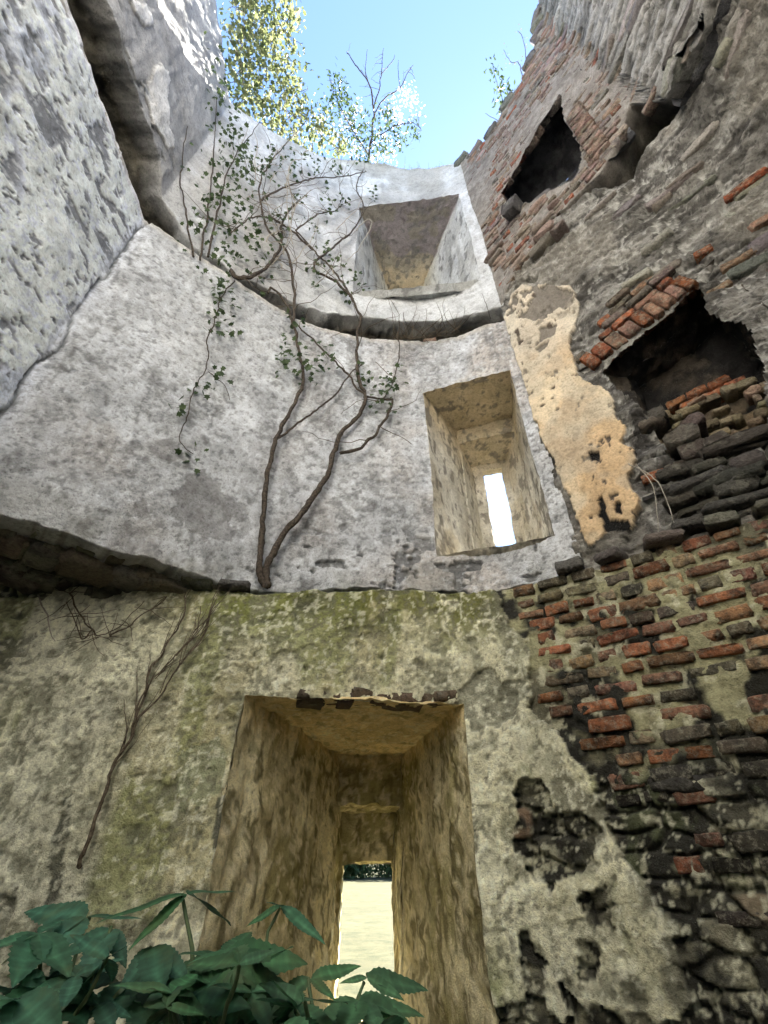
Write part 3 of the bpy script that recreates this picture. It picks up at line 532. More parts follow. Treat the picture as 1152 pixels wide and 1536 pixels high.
midw = wall('plaster_wall', lambda s, z: planM.at(s), .8, planM.L, 3.05, MIDTOP, .012, limed(look_mid, COOL), scut=(WM['s0'], WM['s1']), zcut=(WM['z0'], WM['z1']), rect=((WM['s0'], WM['s1'], WM['z0'], WM['z1']),),
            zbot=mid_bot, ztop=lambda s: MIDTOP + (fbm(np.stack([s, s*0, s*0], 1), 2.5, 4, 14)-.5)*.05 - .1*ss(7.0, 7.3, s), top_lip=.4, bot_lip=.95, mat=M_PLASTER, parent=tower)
midw['label'] = 'middle storey of curved grey-white plaster with a tall slit window'

def look_up(s, z, p):
    big = fbm(p, .8, 4, 80); mid = fbm(p, (3.5, 3.5, 1.6), 5, 81); fine = fbm(p, 14, 4, 82)
    c = mix((.34, .33, .31), (.46, .455, .44), ss(.38, .62, mid))
    c = mix(c, (.27, .25, .22), ss(.50, .62, big)*.6)
    left = ss(3.5, 3.2, s); c = mix(c, (.255, .245, .235), left*.85); c = mix(c, (.36, .345, .32), left*ss(.5, .62, fbm(p, (5, 5, 1.2), 4, 83))*.6)
    m = (wpoly(s, z, p, 'scab1', .06) | wpoly(s, z, p, 'scab2', .06)).astype(np.float32); c = mix(c, (.58, .57, .55), m)
    pk = pits_mask(p, (8, 8, 11), .64, .70, 84)*ss(7.6, 7.0, z)*.8; c = mix(c, (.12, .12, .115), pk)
    band = ss(7.35, 7.2, z)*ss(4.2, 5.2, s); c = mix(c, (.47, .465, .445), band*.6)
    d = (mid-.5)*.045 + (fine-.5)*.014 - m*.02 + pk*.02 + left*(fbm(p, (4, 4, 1), 4, 85)-.5)*.07
    return d, c
WU = dict(s0=5.50, s1=7.12, z0=7.16, z1=9.8)
def up_bot(s):
    b = np.interp(s, [0, 2.0, 2.6, 3.1, 3.4, 3.8, 4.2, 4.9, 5.5, 6.3, 7.0, 7.3], [6.95, 6.92, 7.02, 7.0, 6.7, 6.30, 6.36, 6.52, 6.64, 6.68, 6.55, 6.42])
    return b + (fbm(np.stack([s, s*0, s*0], 1), 4, 4, 15)-.5)*.10
def up_top(s):
    b = np.interp(s, [0, 1.5, 2.4, 3.3, 4.0, 4.8, 5.4, 5.95, 6.6, 7.15, 7.4], [10.7, 10.6, 10.45, 10.15, 10.5, 11.2, 11.9, 12.03, 11.6, 11.2, 11.1])
    return b + (fbm(np.stack([s, s*0, s*0], 1), 5, 5, 16)-.5)*.22
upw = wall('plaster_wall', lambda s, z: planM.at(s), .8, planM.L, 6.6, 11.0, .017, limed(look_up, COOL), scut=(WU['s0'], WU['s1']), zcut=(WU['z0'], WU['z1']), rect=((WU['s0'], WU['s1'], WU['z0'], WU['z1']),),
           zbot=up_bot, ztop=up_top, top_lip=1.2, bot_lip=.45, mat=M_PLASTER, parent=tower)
upw['label'] = 'top storey of flaking grey plaster with a deep splayed window bay'

# backs of the joist slots between the storeys
def look_slot(s, z, p):  # shade inside the slot is put into these dark colours
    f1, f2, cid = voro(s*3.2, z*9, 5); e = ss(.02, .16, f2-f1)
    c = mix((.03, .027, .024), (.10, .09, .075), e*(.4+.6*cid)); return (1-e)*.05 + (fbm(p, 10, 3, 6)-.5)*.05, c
def off_plan(pl, o):
    def f(s, z):
        x, y, nx, ny = pl.at(s); return x+nx*o, y+ny*o, nx, ny
    return f
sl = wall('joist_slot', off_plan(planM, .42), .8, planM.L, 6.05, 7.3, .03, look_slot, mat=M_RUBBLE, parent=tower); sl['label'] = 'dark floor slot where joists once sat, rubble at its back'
def look_under(s, z, p):
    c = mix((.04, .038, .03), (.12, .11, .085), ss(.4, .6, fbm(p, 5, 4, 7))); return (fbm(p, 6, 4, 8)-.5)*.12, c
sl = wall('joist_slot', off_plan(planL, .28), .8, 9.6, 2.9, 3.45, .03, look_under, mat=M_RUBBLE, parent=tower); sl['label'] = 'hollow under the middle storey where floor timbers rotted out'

# ------------------------------------------------------------------ chimney wall, middle storey: blends from its own line to the corbelled line above
def pos_chim(s, z):
    x1, y1, nx1, ny1 = planC.at(s); k = planA.knots[1]/planC.knots[1]
    sa = np.where(s < planC.knots[1], s*k, planA.knots[1]+(s-planC.knots[1])); x2, y2, nx2, ny2 = planA.at(sa)
    t = ss(5.0, 6.9, z)*.92; nx = nx1*(1-t)+nx2*t; ny = ny1*(1-t)+ny2*t; n = np.hypot(nx, ny)
    return x1*(1-t)+x2*t, y1*(1-t)+y2*t, nx/n, ny/n
def look_chim(s, z, p):
    f1, f2, cid = voro(s*2.6 + (fbm(p, 2, 2, 100)-.5)*.8, z*8.5 + (fbm(p, 2, 2, 101)-.5)*1.2, 9)
    e = ss(.03, .20, f2-f1); n1 = fbm(p, 5, 5, 102); n2 = fbm(p, 18, 4, 103)
    amp = .2 + .8*ss(.46, .62, fbm(p, 1.1, 3, 104)); st = fbm(np.stack([s*2.0, z*13, s*0], 1), 1.0, 4, 112)
    gn = fbm(p, 36, 3, 113)
    d = .03 + (1-e)*.035*amp - (cid-.4)*.045*amp + (n1-.5)*.08 + (st-.5)*.085 + (n2-.5)*.045 + (gn-.5)*.022
    c = mix((.17, .162, .148), (.37, .355, .325), ss(.25, .72, cid*.3+n1*.3+st*.4)); c = mix(c, (.06, .056, .05), (1-e)*.65*amp)
    c = mix(c, (.05, .046, .042), ss(.52, .62, st)*.75); c = mix(c, (.05, .046, .042), ss(.57, .64, gn)*.7); c = mix(c, (.075, .07, .062), ss(.50, .60, fbm(p, 2.4, 5, 114))*.65)
    c = mix(c, (.52, .51, .475), ss(.53, .61, n1*.3+n2*.4+gn*.3)*.85)
    c = mix(c, (.34, .315, .27), ss(.52, .64, fbm(p, 1.6, 3, 105))*.5)
    soot = wpoly(s, z, p, 'mid_soot', .12).astype(np.float32); c = mix(c, (.035, .031, .029), soot*ss(.38, .56, fbm(p, 4, 4, 106))*.85)
    d = d + soot*(fbm(p, 4, 4, 107)-.5)*.12
    side = ss(2.6, 1.9, s*0+np.minimum(s, 9))*0
    # cream plaster
    m = wpoly(s, z, p, 'mid_cream', .03)
    for h in ('mid_blk1', 'mid_blk2', 'mid_blk3'): m &= ~wpoly(s, z, p, h, .03, 26)
    flake = (wpoly(s, z, p, 'mid_flake1', .07) | wpoly(s, z, p, 'mid_flake2', .03) | wpoly(s, z, p, 'mid_flake3', .03)).astype(np.float32)
    scat = ss(.60, .62, fbm(p, 12, 4, 108))*ss(5.45, 5.9, z); flake = np.maximum(flake, scat)
    fr = fbm(p, 2.5, 4, 109); pc = mix((.58, .42, .25), (.64, .53, .37), ss(.4, .6, fr)); pc = mix(pc, (.52, .36, .20), ss(4.2, 3.4, z)*ss(.4, .6, fbm(p, 4, 4, 110))*.7)
    pc = mix(pc, (.52, .49, .42), ss(4.9, 5.6, z)*.7); nick = pits_mask(p, (20, 20, 14), .715, .74, 111); pc = mix(pc, (.09, .07, .055), nick)
    pc = mix(pc, (.40, .36, .29), ss(.5, .62, fbm(p, 3.5, 5, 115))*.45); pc = mix(pc, (.14, .125, .108), flake*.9)
    pd = -.008 + (fr-.5)*.03 + nick*.012 + flake*.022
    hole = np.zeros(len(s), np.float32)
    for h in ('mid_blk1', 'mid_blk2', 'mid_blk3'): hole = np.maximum(hole, wpoly(s, z, p, h, .03, 26).astype(np.float32))
    c = mix(c, (.015, .014, .014), hole)
    mm = m.astype(np.float32); d = np.where(hole > .5, .012, d)
    return d*(1-mm)+pd*mm, np.concatenate([mix(c, pc, mm), (1-.72*mm)[:, None]], 1)
def chim_top(s): return np.interp(s, [0, .4, .9, 1.5, 1.75, 2.2, 2.5, 5.2], [6.7, 6.9, 7.05, 6.8, 6.5, 6.75, 6.7, 6.7]) + (fbm(np.stack([s, s*0, s*0], 1), 5, 4, 21)-.5)*.14
chim = wall('chimney_wall', pos_chim, 0, 4.0, 3.05, 7.0, .0125, look_chim, holes=(TRACE['mid_fire'],), zbot=lambda s: 3.1 + (fbm(np.stack([s, s*0, s*0], 1), 6, 4, 17)-.5)*.14, ztop=chim_top, top_lip=.5, bot_lip=.3, mat=M_RUBBLE, parent=tower)
chim['label'] = 'rough rubble chimney wall with a strip of cream plaster and a sooty fireplace'
def cs(s, z, o=0.0):
    x, y, nx, ny = pos_chim(np.array([s]), np.array([z])); return (float(x[0]+nx[0]*o), float(y[0]+ny[0]*o), z)
def look_soot(p):
    n = fbm(p, 5, 4, 120); c = mix((.035, .033, .032), (.14, .115, .09), ss(.42, .62, n)); c = mix(c, (.26, .195, .12), ss(4.5, 4.15, p[:, 2])*ss(.36, .5, n)*.9); return np.full(len(p), .10), c
fire = loft('fireplace', [[cs(.50, 3.5, .04), cs(1.66, 3.5, .04), cs(1.66, 5.32, .04), cs(.46, 4.90, .04)], [cs(.70, 4.05, .34), cs(1.62, 4.05, .34), cs(1.60, 5.27, .34), cs(.74, 4.92, .34)], [cs(.80, 4.25, .60), cs(1.58, 4.25, .60), cs(1.56, 5.2, .60), cs(.80, 4.95, .60)]], .03, look_soot, M_RUBBLE, tower, end=True)
fire['label'] = 'blackened fireplace hollow under a broken brick arch'

# ------------------------------------------------------------------ chimney wall, upper storey: brick
def a_bot(s): return np.interp(s, [0, .3, .65, 1.0, 1.34, 1.6, 1.84, 2.0, 2.4, 4.6], [6.42, 6.75, 6.95, 6.95, 6.88, 7.1, 7.35, 6.78, 6.7, 6.7]) + (fbm(np.stack([s, s*0, s*0], 1), 5, 4, 18)-.5)*.16
def a_top(s): return np.interp(s, [0, .3, .6, 1.0, 1.44, 1.75, 1.9, 2.2, 3, 4.6], [11.0, 10.7, 10.55, 10.75, 11.05, 11.5, 12.2, 12.5, 12.6, 12.4]) + (fbm(np.stack([s, s*0, s*0], 1), 6, 4, 19)-.5)*.22
def look_brickup(s, z, p):
    bs = ss(1.98, 1.86, s); n1 = fbm(p, 5, 4, 130); n2 = fbm(p, 16, 4, 131)
    f1, f2, cid = voro(s*1.6+(n1-.5), z*11+(fbm(p, 2, 2, 134)-.5)*1.5, 19); e = ss(.03, .22, f2-f1)
    d = .012 + (n2-.5)*.02 + (1-bs)*((1-e)*.03-(cid-.5)*.03+(n1-.5)*.05)
    c = mix((.25, .225, .20), (.34, .315, .285), ss(.4, .6, n2)); g = mix((.26, .255, .24), (.42, .41, .39), ss(.25, .75, cid*.6+n1*.4)); g = mix(g, (.07, .066, .06), (1-e)*.8); st = fbm(np.stack([s*1.6, z*14, s*0], 1), 1.0, 4, 135); g = mix(g, (.08, .076, .07), ss(.54, .64, st)*.7); d = d + (1-bs)*(st-.5)*.05
    pl = ss(.1, .0, np.abs(s-3.0)-.35)*ss(.45, .5, n1); g = mix(g, (.48, .45, .36), pl*.8)
    return d, mix(g, c, bs)
chimu = wall('chimney_wall', lambda s, z: planA.at(s), 0, 3.6, 6.9, 11.0, .02, look_brickup, holes=(TRACE['up_fire'], TRACE['up_niche']), zbot=a_bot, ztop=a_top, top_lip=1.0, bot_lip=.7, mat=M_RUBBLE, parent=tower)
chimu['label'] = 'upper chimney wall of weathered pinkish brick under the open sky'
def as_(s, z, o=0.0):
    x, y, nx, ny = planA.at(s); return (float(x+nx*o), float(y+ny*o), z)
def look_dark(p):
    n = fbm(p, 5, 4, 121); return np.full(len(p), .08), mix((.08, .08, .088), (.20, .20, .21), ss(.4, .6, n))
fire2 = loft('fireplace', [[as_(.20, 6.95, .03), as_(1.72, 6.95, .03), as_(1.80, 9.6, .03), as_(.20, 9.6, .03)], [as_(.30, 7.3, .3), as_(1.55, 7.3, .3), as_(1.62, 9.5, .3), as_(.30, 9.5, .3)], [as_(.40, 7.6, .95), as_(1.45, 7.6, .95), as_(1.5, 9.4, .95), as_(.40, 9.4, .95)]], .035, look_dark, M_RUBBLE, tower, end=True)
fire2['label'] = 'shadowed upper fireplace hollow in the pinkish brick wall'
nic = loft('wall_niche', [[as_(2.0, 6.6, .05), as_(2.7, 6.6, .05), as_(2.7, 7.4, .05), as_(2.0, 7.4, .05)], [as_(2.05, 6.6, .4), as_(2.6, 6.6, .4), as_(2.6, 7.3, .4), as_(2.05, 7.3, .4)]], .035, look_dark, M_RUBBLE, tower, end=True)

# ------------------------------------------------------------------ window bays
def pol(az, r, z): return (r*math.sin(R(az)), r*math.cos(R(az)), z)
def pl(plan, s, z): x, y, a, b = plan.at(s); return (float(x), float(y), z)
def ring(a0, a1, r, z0, z1, z1r=None): return [pol(a0, r, z0), pol(a1, r, z0), pol(a1, r, z1 if z1r is None else z1r), pol(a0, r, z1)]
def pl_o(plan, s, z, o): x, y, a, b = plan.at(s); return (float(x+a*o), float(y+b*o), z)
def front(plan, W): return [pl(plan, W['s0'], W['z0']), pl(plan, W['s1'], W['z0']), pl(plan, W['s1'], W['z1']), pl(plan, W['s0'], W['z1'])]
def flange(plan, W, m=.05, o=.10): return [pl_o(plan, W['s0']-m, W['z0']-m, o), pl_o(plan, W['s1']+m*.8, W['z0']-m, o), pl_o(plan, W['s1']+m*.8, W['z1']+m, o), pl_o(plan, W['s0']-m, W['z1']+m, o)]
def look_low_bay(p):
    n = fbm(p, (4.5, 4.5, 2.6), 5, 140); n2 = fbm(p, 14, 4, 141)
    c = mix((.29, .255, .155), (.42, .38, .255), ss(.38, .6, n)); c = mix(c, (.18, .16, .07), ss(.5, .64, fbm(p, 2, 4, 142))*.75)
    pk = np.maximum(pits_mask(p, (20, 20, 11), .60, .65, 143), pits_mask(p, (9, 9, 5), .63, .67, 144)); c = mix(c, (.10, .085, .04), pk*.8); c = mix(c, (.46, .36, .19), ss(2.15, 2.3, p[:, 2])*.7)
    c = mix(c, (.12, .11, .055), ss(.58, .68, n2)*.5); c = mix(c, (.50, .45, .33), ss(.42, .36, fbm(p, 26, 3, 145))*.5); return np.full(len(p), .045), c
bayL = loft('window_bay', [flange(planL, WL), front(planL, WL), ring(-5.0, 1.9, 4.17, .75, 2.285), ring(-4.9, 1.7, 4.18, .75, 1.94), ring(-4.5, 1.3, 4.45, .75, 1.90), ring(-4.1, 1.0, 4.46, .75, 1.57, 1.575), ring(-4.0, 1.3, 4.78, .75, 1.57, 1.58)], .018, limed(look_low_bay, LIME*1.30), M_OCHRE, tower)
bayL['label'] = 'deep ochre-stained splayed window bay opening onto the sunlit lawn'
def look_mid_bay(p):
    n = fbm(p, (4, 4, 1.5), 5, 150); hi = ss(4.5, 5.3, p[:, 2]); c = mix((.34, .325, .29), (.45, .44, .415), ss(.38, .6, n)); c = mix(c, (.36, .285, .17), hi*.75)
    c = mix(c, (.27, .235, .17), ss(.5, .62, fbm(p, 3, 4, 151))*.5); pk = np.maximum(pits_mask(p, (20, 20, 12), .63, .67, 152), pits_mask(p, (11, 11, 6), .66, .70, 153)); c = mix(c, (.12, .11, .10), pk*.75)
    return np.full(len(p), .028), c
bayM = loft('window_bay', [flange(planM, WM), front(planM, WM), ring(12.9, 22.2, 3.58, 3.43, 5.36), ring(13.1, 22.0, 3.585, 3.43, 5.16), ring(14.4, 19.7, 3.93, 3.43, 5.10), ring(15.9, 18.9, 3.94, 3.43, 5.02), ring(16.0, 18.8, 4.04, 3.43, 5.03), ring(14.8, 20.0, 4.32, 3.3, 5.3)], .016, limed(look_mid_bay, LIME*1.08), M_PLASTER, tower)
bayM['label'] = 'splayed bay narrowing to a bright slit window'
def look_up_bay(p):
    n = fbm(p, (4, 4, 1.5), 5, 160); c = mix((.36, .35, .32), (.46, .455, .43), ss(.38, .6, n))
    sof = ss(9.70, 9.76, p[:, 2]); y = p[:, 1] + (fbm(p, 3, 4, 161)-.5)*.5
    sc_ = mix((.30, .26, .20), (.44, .36, .24), ss(3.75, 4.0, y)); sc_ = mix(sc_, (.22, .19, .185), ss(3.62, 3.58, y)*1.0); sc_ = mix(sc_, (.2, .18, .13), ss(.56, .62, fbm(p, 4, 4, 162))*.6)
    c = c*(1-sof[:, None]) + sc_*sof[:, None]
    c = mix(c, (.40, .36, .26), ss(3.4, 3.9, p[:, 1])*.5*(1-sof)); pk = pits_mask(p, (12, 12, 6), .63, .68, 163); c = mix(c, (.13, .125, .115), pk*.7)
    return np.full(len(p), .03), c
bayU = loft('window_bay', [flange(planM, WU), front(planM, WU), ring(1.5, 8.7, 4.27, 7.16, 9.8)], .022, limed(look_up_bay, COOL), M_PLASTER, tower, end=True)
bayU['label'] = 'tall splayed window bay with brown and cream stained soffit'

# ------------------------------------------------------------------ outside face, with the slits left open
def outer():
    az = lines(-180, 180, 6, (-172, -4.0, 1.3, 14.8, 20.0, 172)); zz = lines(0, 10.2, 1.2, (.75, 1.57, 2.3, 3.0, 3.3, 5.3))
    v, f = [], []
    for a in az:
        for z in zz:
            r = 4.76 if z < 2.99 else (4.7 if z < 3.01 else 4.30)
            v.append(pol(a, r, z))
    nz = len(zz)
    for i in range(len(az)-1):
        for j in range(nz-1):
            ca, cz = (az[i]+az[i+1])/2, (zz[j]+zz[j+1])/2
            if (-4.0 < ca < 1.3 and .75 < cz < 1.57) or (14.8 < ca < 20.0 and 3.3 < cz < 5.3) or (abs(ca) > 172 and cz < 2.3): continue
            f.append((i*nz+j, (i+1)*nz+j, (i+1)*nz+j+1, i*nz+j+1))
    v = np.array(v, np.float32); c = mix((.22, .2, .17), (.36, .34, .3), fbm(v, 2, 3, 170))
    return link('outer_face', mesh_np('outer_face', v, f, c), M_RUBBLE, tower)
outer()
# unseen rest of the ring with the doorway, built pale to bounce sunlight inside
planB = Plan([(2.6, -.75), (2.35, -1.7), (1.5, -2.5), (.64, -2.85), (-.64, -2.85), (-1.5, -2.5), (-2.1, -1.7), (-2.2, -.78)], .12)
WB = dict(s0=planB.knots[3], s1=planB.knots[4], z0=0.0, z1=2.3)
def look_back(s, z, p):
    n = fbm(p, 2.5, 4, 180); return (n-.5)*.06, mix((.68, .67, .65), (.78, .77, .74), ss(.38, .6, n))
bw = wall('plaster_wall', lambda s, z: planB.at(s), 0, planB.L, -.05, 10.6, .06, look_back, scut=(WB['s0'], WB['s1']), zcut=(0.0, 2.3), rect=((WB['s0'], WB['s1'], -.1, 2.3),),
          ztop=lambda s: 10.5+(fbm(np.stack([s, s*0, s*0], 1), 2, 4, 181)-.5)*.8, top_lip=1.2, mat=M_WHITE, parent=tower)
bw['label'] = 'pale unseen back of the tower ring with the doorway, built to bounce sunlight inside'
loft('doorway', [front(planB, WB), [(.66, -4.78, 0.0), (-.66, -4.78, 0.0), (-.66, -4.78, 2.3), (.66, -4.78, 2.3)]], .08, lambda p: (np.full(len(p), .04), mix((.35, .32, .26), (.5, .46, .4), fbm(p, 3, 3, 182))), M_PLASTER, tower, faces=(1, 2, 3))
# ------------------------------------------------------------------ bricks and stones, each its own piece
def lump(seed, gx, gy, gz, pull, amp):
    """a worn block of unit size (about 80 triangles): edge loops close to the arrises keep its faces flat"""
    r = np.random.default_rng(seed); idx = {}; V = []; Fc = []; nx, ny, nz = len(gx)-1, len(gy)-1, len(gz)-1
    def vid(i, j, k):
        if (i, j, k) not in idx: idx[(i, j, k)] = len(V); V.append((gx[i], gy[j], gz[k]))
        return idx[(i, j, k)]
    for i in range(nx):
        for j in range(ny):
            for k in (0, nz):
                q = [vid(i, j, k), vid(i+1, j, k), vid(i+1, j+1, k), vid(i, j+1, k)]; Fc.append(q if k else q[::-1])
    for i in range(nx):
        for k in range(nz):
            for j in (0, ny):
                q = [vid(i, j, k), vid(i+1, j, k), vid(i+1, j, k+1), vid(i, j, k+1)]; Fc.append(q[::-1] if j else q)
    for j in range(ny):
        for k in range(nz):
            for i in (0, nx):
                q = [vid(i, j, k), vid(i, j+1, k), vid(i, j+1, k+1), vid(i, j, k+1)]; Fc.append(q if i else q[::-1])
    V = np.array(V, float); on_face = (np.abs(V) > .499).sum(1)
    V *= (1 - pull*np.clip(on_face-1, 0, 2))[:, None]
    V += (r.random(V.shape)-.5)*amp*np.array((.5, 1, 1))
    return mesh_np('lump', V, Fc)
BRICKS = [lump(i, (-.5, -.44, .0, .44, .5), (-.5, -.38, .5), (-.5, -.36, .36, .5), .07, .16) for i in range(7)]; STONES = [lump(40+i, (-.5, -.4, .05, .42, .5), (-.5, -.34, .5), (-.5, -.3, .3, .5), .07, .20) for i in range(8)]
for me in BRICKS: me.materials.append(M_BRICK)
for me in STONES: me.materials.append(M_STONE)
def piece(name, me, c, t, n, size, colr, parent, tilt=0.0, yaw=0.0):
    """c centre, t direction along the wall, n away from the room"""
    o = bpy.data.objects.new(name, me); COL.objects.link(o); o.parent = parent
    t = Vector(t).normalized(); n = Vector(n).normalized(); up = t.cross(n)*-1
    if up.z < 0: up = -up
    rot = Matrix((t, n, up)).transposed() @ Euler((random.uniform(-.05, .05), tilt, yaw)).to_matrix()
    o.matrix_world = Matrix.Translation(c) @ rot.to_4x4() @ Matrix.Diagonal((*size, 1))
    o.color = (*colr, 1); return o
def one(fn, *a): return float(np.asarray(fn(*[np.array([q], float) for q in a])).ravel()[0])
def pin(name, s, z): return bool(inpoly(np.array([s]), np.array([z]), TRACE[name])[0])
def vary(c, k=.25):
    f = 1+random.uniform(-k, k); return tuple(min(.8, max(.01, q*f*(1+random.uniform(-.08, .08)))) for q in c)
def on(plan, s, o=0.0):
    x, y, nx, ny = (float(q) for q in plan.at(s)); return (x+nx*o, y+ny*o), (ny, -nx, 0), (nx, ny, 0)

# lower wall: eroded brick courses right of the plaster
z = 1.06; row = 0
while z < 3.04:
    s = 7.42 + random.uniform(0, .2); row += 1
    while s < 10.1:
        L = random.choice((.215, .19, .16, .105, .12, .14)); g = random.uniform(.016, .034)
        sc_, zz = s+L/2, z + random.uniform(-.008, .008)
        keep = not pin('low_plaster', sc_-.05, zz) and not (pin('low_plaster', s-.02, zz))
        dens = .985 if zz > 2.3 else (.92 if zz > 1.9 else .45)
        if keep and random.random() < dens:
            h = .064+random.uniform(-.018, .010); (x, y), t, n = on(planL, sc_, random.choice((.060, .067, .074))+random.uniform(-.008, .008))
            r = random.random()
            col = (.40, .165, .08) if r < .34 else (.31, .165, .105) if r < .58 else (.42, .25, .13) if r < .78 else (.42, .33, .19) if r < .88 else (.19, .16, .11)
            if zz < 1.95 and random.random() < .75: col = (.07, .062, .05)
            piece('brick', BRICKS[random.randrange(7)], (x, y, zz), t, n, (L, .10, h), vary(tuple(q*.9 for q in col), .4), low, random.uniform(-.06, .06))
        s += L+g
    z += .086
# lower wall: dark stones showing through further down
for i in range(26):
    s, zz = random.uniform(7.9, 9.9), random.uniform(.7, 2.0)
    if pin('low_plaster', s, zz) or pin('low_plaster', s-.12, zz): continue
    (x, y), t, n = on(planL, s, .095); piece('stone', STONES[i % 8], (x, y, zz), t, n, (random.uniform(.16, .34), .16, random.uniform(.07, .14)), vary((.06, .056, .05)), low, random.uniform(-.1, .1))

# middle fireplace: broken arch of bricks on end, then stretchers above it
a0, a1 = np.array((.50, 4.83)), np.array((1.40, 5.13)); dv = (a1-a0)/np.linalg.norm(a1-a0); ang = math.atan2(dv[1], dv[0]); nv = np.array((-dv[1], dv[0]))
def cpos(s, z, o):
    x, y, nx, ny = (float(q[0]) for q in pos_chim(np.array([s]), np.array([z]))); return (x+nx*o, y+ny*o, z), (ny, -nx, 0), (nx, ny, 0)
RED, PINK, DULL = (.36, .115, .05), (.34, .19, .13), (.17, .13, .11)
k = 0; d = .05
while d < .98:
    wd = random.uniform(.07, .115); c = a0 + dv*(d+wd/2) + nv*(.085+random.uniform(-.008, .008)); p, t, n = cpos(c[0], c[1], .058+random.uniform(-.015, .012))
    piece('brick', BRICKS[k % 7], p, t, n, (wd, .13, random.uniform(.15, .20)), vary(RED if random.random() < .55 else PINK), chim, -ang+random.uniform(-.06, .06)); d += wd+.014; k += 1
for r_, lo, hi in ((.222, .02, .98), (.30, .15, .95), (.378, .38, .9), (.456, .55, .88)):
    d = lo
    while d < hi:
        wd = random.choice((.11, .2, .22)); c = a0 + dv*(d+wd/2) + nv*r_; p, t, n = cpos(c[0], c[1], .070+random.uniform(-.015, .012))
        if random.random() < .86: piece('brick', BRICKS[k % 7], p, t, n, (wd, .12, .068), vary(random.choice((RED, PINK, DULL))), chim, -ang+random.uniform(-.05, .05))
        d += wd+.02; k += 1
for s, z, L, c in ((1.72, 5.16, .24, PINK), (1.62, 5.42, .13, RED), (2.05, 5.38, .26, PINK), (1.52, 4.98, .16, PINK), (2.15, 5.75, .3, RED), (1.70, 4.6, .2, DULL), (.40, 4.70, .12, RED), (.36, 4.60, .15, DULL), (.62, 3.62, .15, RED), (1.9, 4.9, .22, DULL)):
    p, t, n = cpos(s, z, .072); piece('brick', BRICKS[k % 7], p, t, n, (L, .12, .075), vary(c, .12), chim, random.uniform(-.1, .1)); k += 1
for s, z in ((.98, 4.52), (1.13, 4.53), (1.28, 4.52), (1.05, 4.44), (1.21, 4.44), (1.36, 4.45)):       # bricks at the back of the hollow
    p, t, n = cpos(s, z, .53); piece('brick', BRICKS[k % 7], p, t, n, (.14, .16, .075), vary((.46, .17, .075), .15), fire, random.uniform(-.04, .04)); k += 1
# slabs and rubble of the hearth below, and the wall around
def stones(n_, s0, s1, z0, z1, lx, lz, col, parent, o=.0, fn=cpos, dep=.2, skip=()):
    global k
    for i in range(n_):
        s, z = random.uniform(s0, s1), random.uniform(z0, z1)
        if any(pin(q, s, z) for q in skip): continue
        p, t, n = fn(s, z, o+random.uniform(-.03, .03)); piece('stone', STONES[k % 8], p, t, n, (random.uniform(*lx), dep, random.uniform(*lz)), vary(col, .35), parent, random.uniform(-.12, .12), random.uniform(-.15, .15)); k += 1
stones(22, .62, 1.6, 3.16, 3.62, (.16, .42), (.06, .13), (.085, .078, .068), chim, .07)
stones(8, .6, 1.0, 3.3, 4.2, (.10, .2), (.07, .13), (.09, .075, .06), chim, .09)
stones(70, .80, 1.6, 3.62, 4.22, (.04, .15), (.03, .08), (.20, .155, .10), fire, .22, dep=.12)
stones(16, .9, 3.2, 5.3, 6.9, (.16, .42), (.05, .11), (.26, .245, .215), chim, .12, skip=('mid_cream', 'mid_fire'))
stones(16, 1.6, 2.6, 3.4, 5.4, (.2, .45), (.07, .15), (.11, .105, .10), chim, .11)
p, t, n = cpos(.86, 3.80, .06); piece('stone', STONES[2], p, t, n, (.2, .25, .13), (.13, .115, .095), chim, .1)

# upper chimney wall: thin weathered courses
def apos(s, z, o): (x, y), t, n = on(planA, s, o); return (x, y, z), t, n
z = 6.5; row = 0; extra = []
while z < 11.6:
    row += 1; s = .02 + (row % 2)*.1
    while s < 1.84:
        L = .2 if row % 3 else .105; sm = s+L/2
        zb, zt = one(a_bot, sm), one(a_top, sm)
        if zb < z < zt-.03 and not (pin('up_fire', sm, z) or pin('up_fire', s+.03, z) or pin('up_fire', s+L-.03, z)) and random.random() < .93:
            r = random.random(); red = max(0, 1-abs(s-.35)/.5)*.25
            col = (.30, .10, .06) if r < .05+red else (.27, .19, .155) if r < .55 else (.33, .255, .22) if r < .85 else (.20, .17, .15)
            extra.append((sm, z, L, col, z < 10.9 or s > 1.5))
        s += L+.014
    z += .098
FAR = []
order = sorted(extra, key=lambda e: e[1])
for i, (sm, z, L, col, _) in enumerate(order):
    p, t, n = apos(sm, z, .054+random.uniform(-.010, .009)); 
    if i < 270: piece('brick', BRICKS[i % 7], p, t, n, (L, .10, .078), vary(col, .18), chimu, random.uniform(-.02, .02))
    else:
        me = BRICKS[i % 7]; co = np.empty(len(me.vertices)*3, np.float32); me.vertices.foreach_get('co', co); co = co.reshape(-1, 3)*np.array((L, .10, .078), np.float32)
        tt, nn_ = np.array(t), np.array(n); w_ = np.array(p)[None] + co[:, :1]*tt + co[:, 1:2]*nn_ + co[:, 2:]*np.array((0, 0, 1.))
        fi = np.empty(len(me.polygons)*4, np.int32); me.polygons.foreach_get('vertices', fi); FAR.append((w_, fi.reshape(-1, 4), np.tile(np.array(vary(col, .18), np.float32), (len(w_), 1))))
offs = np.cumsum([0]+[len(q[0]) for q in FAR])
if FAR:
    fb = link('brick_courses', mesh_np('brick_courses', np.concatenate([q[0] for q in FAR]), np.concatenate([q[1]+o for q, o in zip(FAR, offs)]), np.concatenate([q[2] for q in FAR])), M_RUBBLE, chimu); fb['kind'] = 'stuff'
